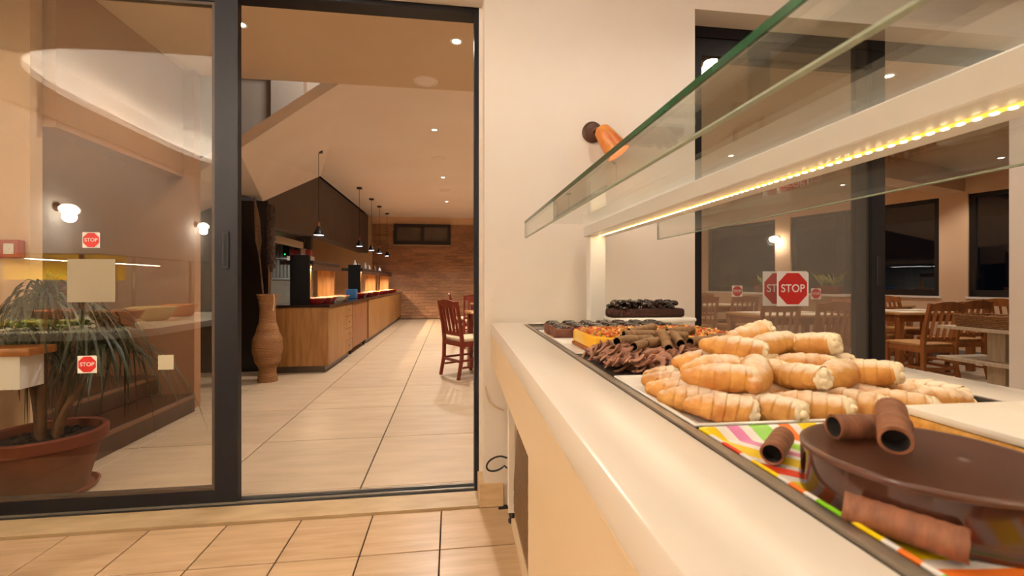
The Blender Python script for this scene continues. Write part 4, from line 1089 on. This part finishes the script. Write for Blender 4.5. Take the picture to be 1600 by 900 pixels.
vent((-0.235, 4.25, 3.0), 0.115, 'nearest round ceiling speaker by the edge of the tan ceiling')
vent((-0.20, 7.23, 3.1), 0.115, 'middle round ceiling speaker over the aisle')
vent((-0.13, 9.75, 3.1), 0.115, 'farthest round ceiling speaker over the aisle')
# ---------------------------------------------------------------- tables and chairs
M_redw = mat('red_stained_wood', '7E2A14', 0.35, c2='6A200E', scale=5, stretch=(4, 4, 0.6), coat=0.15)
M_brw = mat('brown_beech', 'A0612F', 0.4, c2='8C5024', scale=5, stretch=(4, 4, 0.6), coat=0.1)
M_cush = mat('cream_cushion', 'D8C4A0', 0.8, bump=0.1, scale=20)
M_rush = mat('rush_seat', 'B98448', 0.75, c2='A06E38', scale=20, stretch=(1, 8, 1), bump=0.2)
def make_chair(wood, seatm):
    """faces +Y; origin under the middle of the back"""
    t = thing('dining_chair', 'x', 'chair')
    W = 0.20
    for s in (-1, 1):
        b = MB()
        pts = [(s*W, -0.05, 0), (s*W, -0.005, 0.22), (s*W, 0, 0.45), (s*W, -0.02, 0.62), (s*W, -0.075, 0.90)]
        vs = []; fs = []
        for (x, y, z), w in zip(pts, (.030, .036, .040, .036, .028)):
            vs += [(x-.016, y-w/2, z), (x+.016, y-w/2, z), (x+.016, y+w/2, z), (x-.016, y+w/2, z)]
        for j in range(4):
            for i in range(4): fs.append((j*4+i, j*4+(i+1) % 4, j*4+4+(i+1) % 4, j*4+4+i))
        fs += [(3, 2, 1, 0), (16, 17, 18, 19)]
        b.add(vs, fs); b.build('back_post', wood, t)
        b = MB(); b.box((s*W, 0.385, 0.225), (0.036, 0.036, 0.45)); b.build('leg', wood, t)
        b = MB(); b.box((s*W, 0.19, 0.40), (0.022, 0.36, 0.055)); b.build('seat_rail', wood, t)
        b = MB(); b.box((s*W, 0.19, 0.21), (0.018, 0.36, 0.024)); b.box((s*W, 0.19, 0.13), (0.018, 0.36, 0.022)); b.build('stretcher', wood, t)
    b = MB(); b.box((0, 0.385, 0.40), (2*W-.03, 0.022, 0.055)); b.build('seat_rail', wood, t)
    b = MB(); b.box((0, 0, 0.40), (2*W-.03, 0.022, 0.055)); b.build('seat_rail', wood, t)
    b = MB(); b.box((0, 0.385, 0.17), (2*W-.03, 0.018, 0.03)); b.box((0, -0.01, 0.20), (2*W-.03, 0.018, 0.03)); b.build('stretcher', wood, t)
    # curved top rail
    vs = []; n = 12
    for i in range(n+1):
        u = -1 + 2*i/n; x = u*(W+0.004); dy = -0.025*(1-u*u); zt = 0.885 + 0.032*(1-u*u); zb = 0.815
        for dz, yy in ((zb, -0.058), (zb, -0.036), (zt, -0.062), (zt, -0.084)):
            vs.append((x, yy+dy, dz))
    fs = []
    for i in range(n):
        for q in range(4): fs.append((i*4+q, i*4+(q+1) % 4, i*4+4+(q+1) % 4, i*4+4+q))
    fs += [(0, 1, 2, 3), (n*4+3, n*4+2, n*4+1, n*4)]
    b = MB(); b.add(vs, fs); b.build('top_rail', wood, t)
    b = MB(); b.box((0, -0.004, 0.515), (2*W-.03, 0.02, 0.045)); b.build('lower_rail', wood, t)
    for i in range(4):
        x = -0.12 + 0.08*i
        b = MB(); b.tube([(x, -0.005, 0.52), (x, -0.028, 0.64), (x, -0.068, 0.83)], [0.020, 0.017, 0.020], 6, flat=0.4); b.build('slat', wood, t)
    b = MB(); b.bevbox((-W+.003, 0.012, 0.425), (W-.003, 0.41, 0.465), 0.014, 2); b.build('seat', seatm, t, True)
    return t
def make_table(wood, w, d, topm):
    t = thing('dining_table', 'x', 'table')
    b = MB(); b.bevbox((-w/2, -d/2, 0.715), (w/2, d/2, 0.745), 0.005, 1); b.build('tabletop', topm, t)
    b = MB(); b.bb((-w/2+.06, -d/2+.05, 0.63), (w/2-.06, -d/2+.07, 0.715)); b.bb((-w/2+.06, d/2-.07, 0.63), (w/2-.06, d/2-.05, 0.715)); b.bb((-w/2+.05, -d/2+.06, 0.63), (-w/2+.07, d/2-.06, 0.715)); b.bb((w/2-.07, -d/2+.06, 0.63), (w/2-.05, d/2-.06, 0.715)); b.build('apron', wood, t)
    for sx in (-1, 1):
        for sy in (-1, 1):
            b = MB(); b.box((sx*(w/2-.06), sy*(d/2-.06), 0.3575), (0.065, 0.065, 0.715)); b.build('leg', wood, t)
    return t
M_ttop = mat('table_oak_top', 'BC8A50', 0.35, c2='A87640', scale=5, stretch=(1, 8, 1))
M_mat_ = mat('place_mat', 'E3D6BE', 0.7)
def put(proto, used, x, y, rz, label, group):
    o = proto if not used else copy_tree(proto)
    o.location = (x, y, 0); o.rotation_euler = (0, 0, R(rz)); o['label'] = label; o['group'] = group
    return o
def placemats(x, y, rz, n, who):
    for k in range(n):
        a = R(rz); lx, ly = (-0.26 + 0.52*(k % 2)), (-0.18 if k < 2 else 0.18)
        b = MB(); b.bb((-.19, -.13, 0), (.19, .13, .003)); o = b.build('place_mat', M_mat_); o.location = (x+lx*math.cos(a)-ly*math.sin(a), y+lx*math.sin(a)+ly*math.cos(a), 0.7455); o.rotation_euler = (0, 0, a)
        tag(o, 'cream paper place mat at the %s of %s' % (['near left', 'near right', 'far left', 'far right'][k], who), 'place mat', 'place mats on %s' % who)
rc = make_chair(M_redw, M_cush); rt = make_table(M_redw, 0.8, 0.8, M_ttop)
put(rt, False, 0.66, 5.70, 14, 'red-legged table just inside the hall right of the aisle', 'red tables in the hall'); placemats(0.66, 5.70, 14, 2, 'the nearest red table')
put(rt, True, 0.75, 8.35, 0, 'red-legged table farther along the right of the aisle', 'red tables in the hall'); placemats(0.75, 8.35, 0, 2, 'the farther red table')
put(rc, False, 0.02, 5.36, -59, 'nearest red wooden chair with cream cushion, side-on beside the hall aisle', 'red chairs in the hall')
put(rc, True, 0.46, 6.60, 183, 'red wooden chair on the far side of the nearest red table', 'red chairs in the hall')
put(rc, True, 0.42, 7.62, 0, 'red wooden chair with its back to the door at the farther red table', 'red chairs in the hall')
put(rc, True, 0.05, 8.45, -90, 'red wooden chair side-on at the farther red table', 'red chairs in the hall')

bc = make_chair(M_brw, M_rush); bt = make_table(M_brw, 1.15, 0.68, M_ttop)
G = 'brown dining chairs'; GT = 'brown dining tables'
put(bt, False, 6.00, 5.12, 0, 'brown table behind the open right doorway, nearest the windows', GT); placemats(6.0, 5.12, 0, 4, 'the table behind the open doorway')
put(bt, True, 4.02, 4.95, 0, 'brown table seen through the right pane beside the large STOP stickers', GT); placemats(4.02, 4.95, 0, 4, 'the table behind the right pane')
put(bt, True, 4.35, 7.05, 0, 'brown table seen through the right pane, farther back at the left', GT); placemats(4.35, 7.05, 0, 4, 'the far table behind the right pane')
put(bt, True, 6.92, 6.72, 107, 'brown table pushed against the window wall', GT)
put(bc, False, 5.13, 4.10, 0, 'brown slat-back chair with its back to us in the open right doorway', G)
put(bc, True, 5.36, 5.12, -90, 'brown slat-back chair side-on at the left end of the doorway table', G)
put(bc, True, 5.93, 4.42, 0, 'brown slat-back chair behind the woven tray', G)
put(bc, True, 6.55, 5.90, 180, 'brown slat-back chair at the far side of the doorway table facing us', G)
put(bc, True, 6.95, 4.75, -90, 'brown chair partly hidden behind the shelf upright', G)
put(bc, True, 3.34, 4.23, 0, 'brown chair seen through the right pane, left of the STOP stickers, back to us', G)
put(bc, True, 4.05, 4.32, 0, 'brown chair seen through the right pane directly below the STOP stickers', G)
put(bc, True, 4.78, 4.95, 90, 'brown chair side-on seen through the right pane beside the dark stile', G)
put(bc, True, 3.75, 6.30, 0, 'brown chair in the back row through the right pane, left seat of the far table', G)
put(bc, True, 4.40, 6.30, 0, 'brown chair in the back row through the right pane, right seat of the far table', G)
put(bc, True, 4.05, 7.80, 180, 'brown chair facing us behind the far table, left seat', G)
put(bc, True, 4.70, 7.80, 180, 'brown chair facing us behind the far table, right seat', G)
put(bc, True, 3.52, 7.05, -90, 'brown chair at the left end of the far table behind the pane', G)

# shelf rack with the woven tray just past the right doorway
M_ash = mat('bleached_ash', 'B9A587', 0.6, c2='A8937A', scale=5, stretch=(1, 10, 1))
sr = thing('side_rack', 'bleached wood two-shelf rack at the right edge of the doorway', 'rack', (4.14, 2.55, 0))
b = MB(); b.bb((0, 0, 0.728), (0.46, 0.78, 0.752)); b.build('shelf', M_ash, sr)
b = MB(); b.bb((0, 0, 0.468), (0.46, 0.78, 0.492)); b.build('shelf', M_ash, sr)
for y in (0.06, 0.40):
    for z0, z1 in ((0.0, 0.468), (0.492, 0.728)):
        b = MB(); b.bb((0.15, y, z0), (0.24, y+0.12, z1)); b.build('upright', M_ash, sr)
wt = thing('woven_tray', 'shallow woven wicker tray on the upper shelf of the side rack', 'tray', (4.36, 2.94, 0.7525), PI/2)
M_wick = mat('wicker', '9A6A3A', 0.8, c2='6E4520', scale=25, stretch=(3, 3, 12), bump=0.8, bscale=40)
b = MB()
for k in range(7):
    z = 0.008 + k*0.0145; e = 0.002*k
    for (x0, y0, x1, y1) in ((-.28-e, -.16-e, .28+e, -.16-e), (.28+e, -.16-e, .28+e, .16+e), (.28+e, .16+e, -.28-e, .16+e), (-.28-e, .16+e, -.28-e, -.16-e)):
        n = 26; b.tube([(x0+(x1-x0)*q/n, y0+(y1-y0)*q/n, z+0.003*math.sin(q*1.6+k*PI)) for q in range(n+1)], 0.0085, 6)
b.build('woven_sides', M_wick, wt)
b = MB(); b.bb((-.28, -.16, 0), (.28, .16, .008)); b.build('base', M_wick, wt)
# caddy on the window table
cd = thing('cruet_caddy', 'small cruet caddy on the table against the window wall', 'caddy', (6.98, 6.5, 0.7455))
b = MB(); b.bb((-.08, -.05, 0), (.08, .05, .012)); b.cyl((0, 0, .012), (0, 0, .16), .005, .005, 6); b.build('stand', M_seal, cd)
for k, c in enumerate(('5A2A18', 'C9C1B0', '3A2A18', 'B9A98A')):
    b = MB(); b.lathe([(.02, .012), (.022, .07), (.012, .09), (.013, .11)], c=(-.05+.035*k, .0 if k % 2 else .02, 0), n=12); b.build('cruet', mat('cruet_%d' % k, c, .3), cd, True)
# planters on the sill
M_yg = mat('yellow_green_leaf', '8A9A3A', 0.5, c2='B0A848', scale=8)
for s_, lab in ((5.62, 'terracotta trough with a yellow-green plant on the sill right of the STOP stickers'), (6.9, 'terracotta trough with a yellow-green plant on the sill left of the STOP stickers')):
    p = wp(s_, 0.9, 0.16); p.z = 0.9
    t = thing('sill_planter', lab, 'planter', p, math.atan2(0.955, -0.297), 'window sill planters')
    b = MB(); vs = [(-.17, -.06, 0), (.17, -.06, 0), (.17, .06, 0), (-.17, .06, 0), (-.21, -.085, .15), (.21, -.085, .15), (.21, .085, .15), (-.21, .085, .15)]
    b.add(vs, [(3, 2, 1, 0), (4, 5, 6, 7), (0, 1, 5, 4), (1, 2, 6, 5), (2, 3, 7, 6), (3, 0, 4, 7)]); b.build('trough', M_terra, t)
    b = MB(); random.seed(int(s_*10))
    for k in range(34):
        a = random.uniform(0, 6.28); L_ = random.uniform(.18, .36); x0 = random.uniform(-.14, .14)
        pts = [(x0+L_*.55*q/5*math.cos(a), min(.2, max(-.14, L_*.35*q/5*math.sin(a))), .14+L_*(q/5)*(1.25-.5*q/5)) for q in range(6)]
        b.tube(pts, [.012, .018, .018, .014, .009, .002], 4, flat=.15)
    f = b.build('foliage', M_yg, t, True); f['kind'] = 'stuff'
random.seed(7)
# sill ledge carrying the troughs
b = MB(); wbox(b, 5.3, 7.3, 0.86, 0.898, 0.021, 0.29); tag(b.build('ledge_shelf', M_wall), 'narrow ledge under the windows carrying the terracotta troughs', 'shelf')

def sconce(p, rz, label, energy=6, glow=30):
    t = thing('glass_sconce', label, 'wall lamp', p, rz, 'white glass wall sconces')
    b = MB(); b.lathe([(.05, 0), (.05, .012), (.02, .02)], n=20, M=Mr); b.tube([(0, -.01, 0), (0, -.06, 0), (0, -.10, -.02)], .01, 8); b.build('arm', M_bronze, t, True)
    b = MB(); b.blob((0, -.13, -.03), (.11, .075, .065), 18, 10); b.build('shade', mat('sconce_glow', 'FFFFFF', .5, emit='FFF3DC', estr=glow), t, True)
    lamp('sconce_light', 'POINT', (0, -.13, -.11), energy, WARM, .06, parent=t)
p = wp(6.72, 2.06, 0.0); sconce(p, math.atan2(0.955, -0.297)+PI, 'glowing white wall lamp beside the dining window, seen through the right pane', 10, 12)

GD = 'dining room downlights'
for x, y, e, l in ((7.35, 5.1, 40, 'dining downlight near the window wall at the right'), (6.7, 6.9, 50, 'dining downlight near the middle windows'), (3.68, 5.5, 60, 'dining downlight over the table behind the right pane'), (3.53, 3.2, 50, 'dining downlight just inside the right doorway'), (5.4, 4.2, 60, 'dining downlight over the doorway table'), (2.2, 6.5, 60, 'dining downlight between hall and dining tables'), (4.6, 8.8, 60, 'dining downlight toward the far wall'), (1.6, 10.5, 70, 'farthest dining downlight toward the hall end wall')):
    downlight((x, y, 2.8), e*1.3, l, group=GD)

# ---------------------------------------------------------------- dessert room things behind the camera (seen mirrored in the sliding pane)
sb = thing('salad_counter', 'curved cream salad counter reflected in the left sliding pane', 'counter', (-2.75, 0.75, 0))
poly = []
for (cx_, cy_, a0) in ((.35, .55, 0), (-.45, .55, 90), (-.45, -.75, 180), (.35, -.75, 270)):
    for q in range(9): a = R(a0+90*q/8); poly.append((cx_+.38*math.cos(a), cy_+.38*math.sin(a)))
b = MB(); b.prism(poly, .75, .80); b.build('worktop', M_ctop, sb)
b = MB(); b.prism([(x*.88, y*.92) for x, y in poly], 0, .75); b.build('body', mat('salad_body', '7A6A58', .5), sb)
b = MB(); 
for x in (-.3, .2):
    for y in (-.7, .6): b.cyl((x, y, .80), (x, y, 1.30), .014, .014, 10)
b.build('posts', M_steel, sb)
b = MB(); b.bb((-.55, -.95, 1.30), (.45, .80, 1.31)); b.build('glass_shelf', M_gshelf, sb)
b = MB(); b.bb((-.52, -.9, 1.14), (-.50, .5, 1.29)); b.build('yellow_board', mat('yellow_board', 'E0B81E', .5), sb)
lamp('salad_light', 'AREA', (-.1, -.05, 1.28), 40, (1, .85, .5), .04, target=(-.1, -.05, 0), size_y=1.4, parent=sb)
M_salad = mat('salad_leaf', '8FA030', .5, c2='C9B23A', scale=20, bump=.5)
for k, (x, y, c, f_, r, lab) in enumerate(((-2.45, 1.18, 'A5603A', M_food[0], .17, 'terracotta bowl of bread on the salad counter'), (-2.50, .70, 'DDCB9A', M_food[1], .18, 'cream bowl on the salad counter'), (-2.55, .22, 'A5603A', M_food[0], .16, 'terracotta bowl at the back of the salad counter'), (-2.95, 1.05, '6A3A24', M_food[2], .15, 'brown bowl on the salad counter'))):
    t = link('salad_bowl', bowl_mesh(r, .11, mat('bowl_%s' % c, c, .4)), None, (x, y, .80)); tag(t, lab, 'bowl', 'bowls on the salad counter'); link('food', food_mesh(r, .10, f_, k+5), t)
b = MB(); random.seed(8)
for k in range(120): b.blob((random.uniform(-.2, .2), random.uniform(-.10, .10), .012+random.uniform(0, .03)), (.03, .02, .012), 6, 5, .3)
o = b.build('salad_leaves', M_salad, None, True); o.location = (-2.72, 1.40, .812); tag(o, 'heap of yellow-green salad leaves on the salad counter', 'salad', kind='stuff')
random.seed(7)
sconce((-4.3, -.7, 1.95), -PI/2 + PI, 'wall sconce on the left wall of the dessert room', 12, 30)
sconce((-4.3, -3.4, 2.1), -PI/2 + PI, 'wall sconce at the back of the left wall', 12, 30)
GR = 'dessert room downlights'
for k, (x, y) in enumerate(((0.9, 1.15), (-0.35, 1.15), (2.06, 1.48), (0.9, -0.9), (2.6, -0.9), (-3.9, 1.2))):
    downlight((x, y, ZC), 24, 'dessert room ceiling downlight, %s behind or above the camera' % ['over the counter', 'before the left door', 'before the right door', 'over the counter end', 'in the right corner', 'over the salad counter'][k], spot=150, group=GR)
lamp('void_light', 'AREA', (-1.6, 5.6, 4.6), 20, (0.72, 0.84, 1.0), .5, target=(-2, 6.0, 2.5))
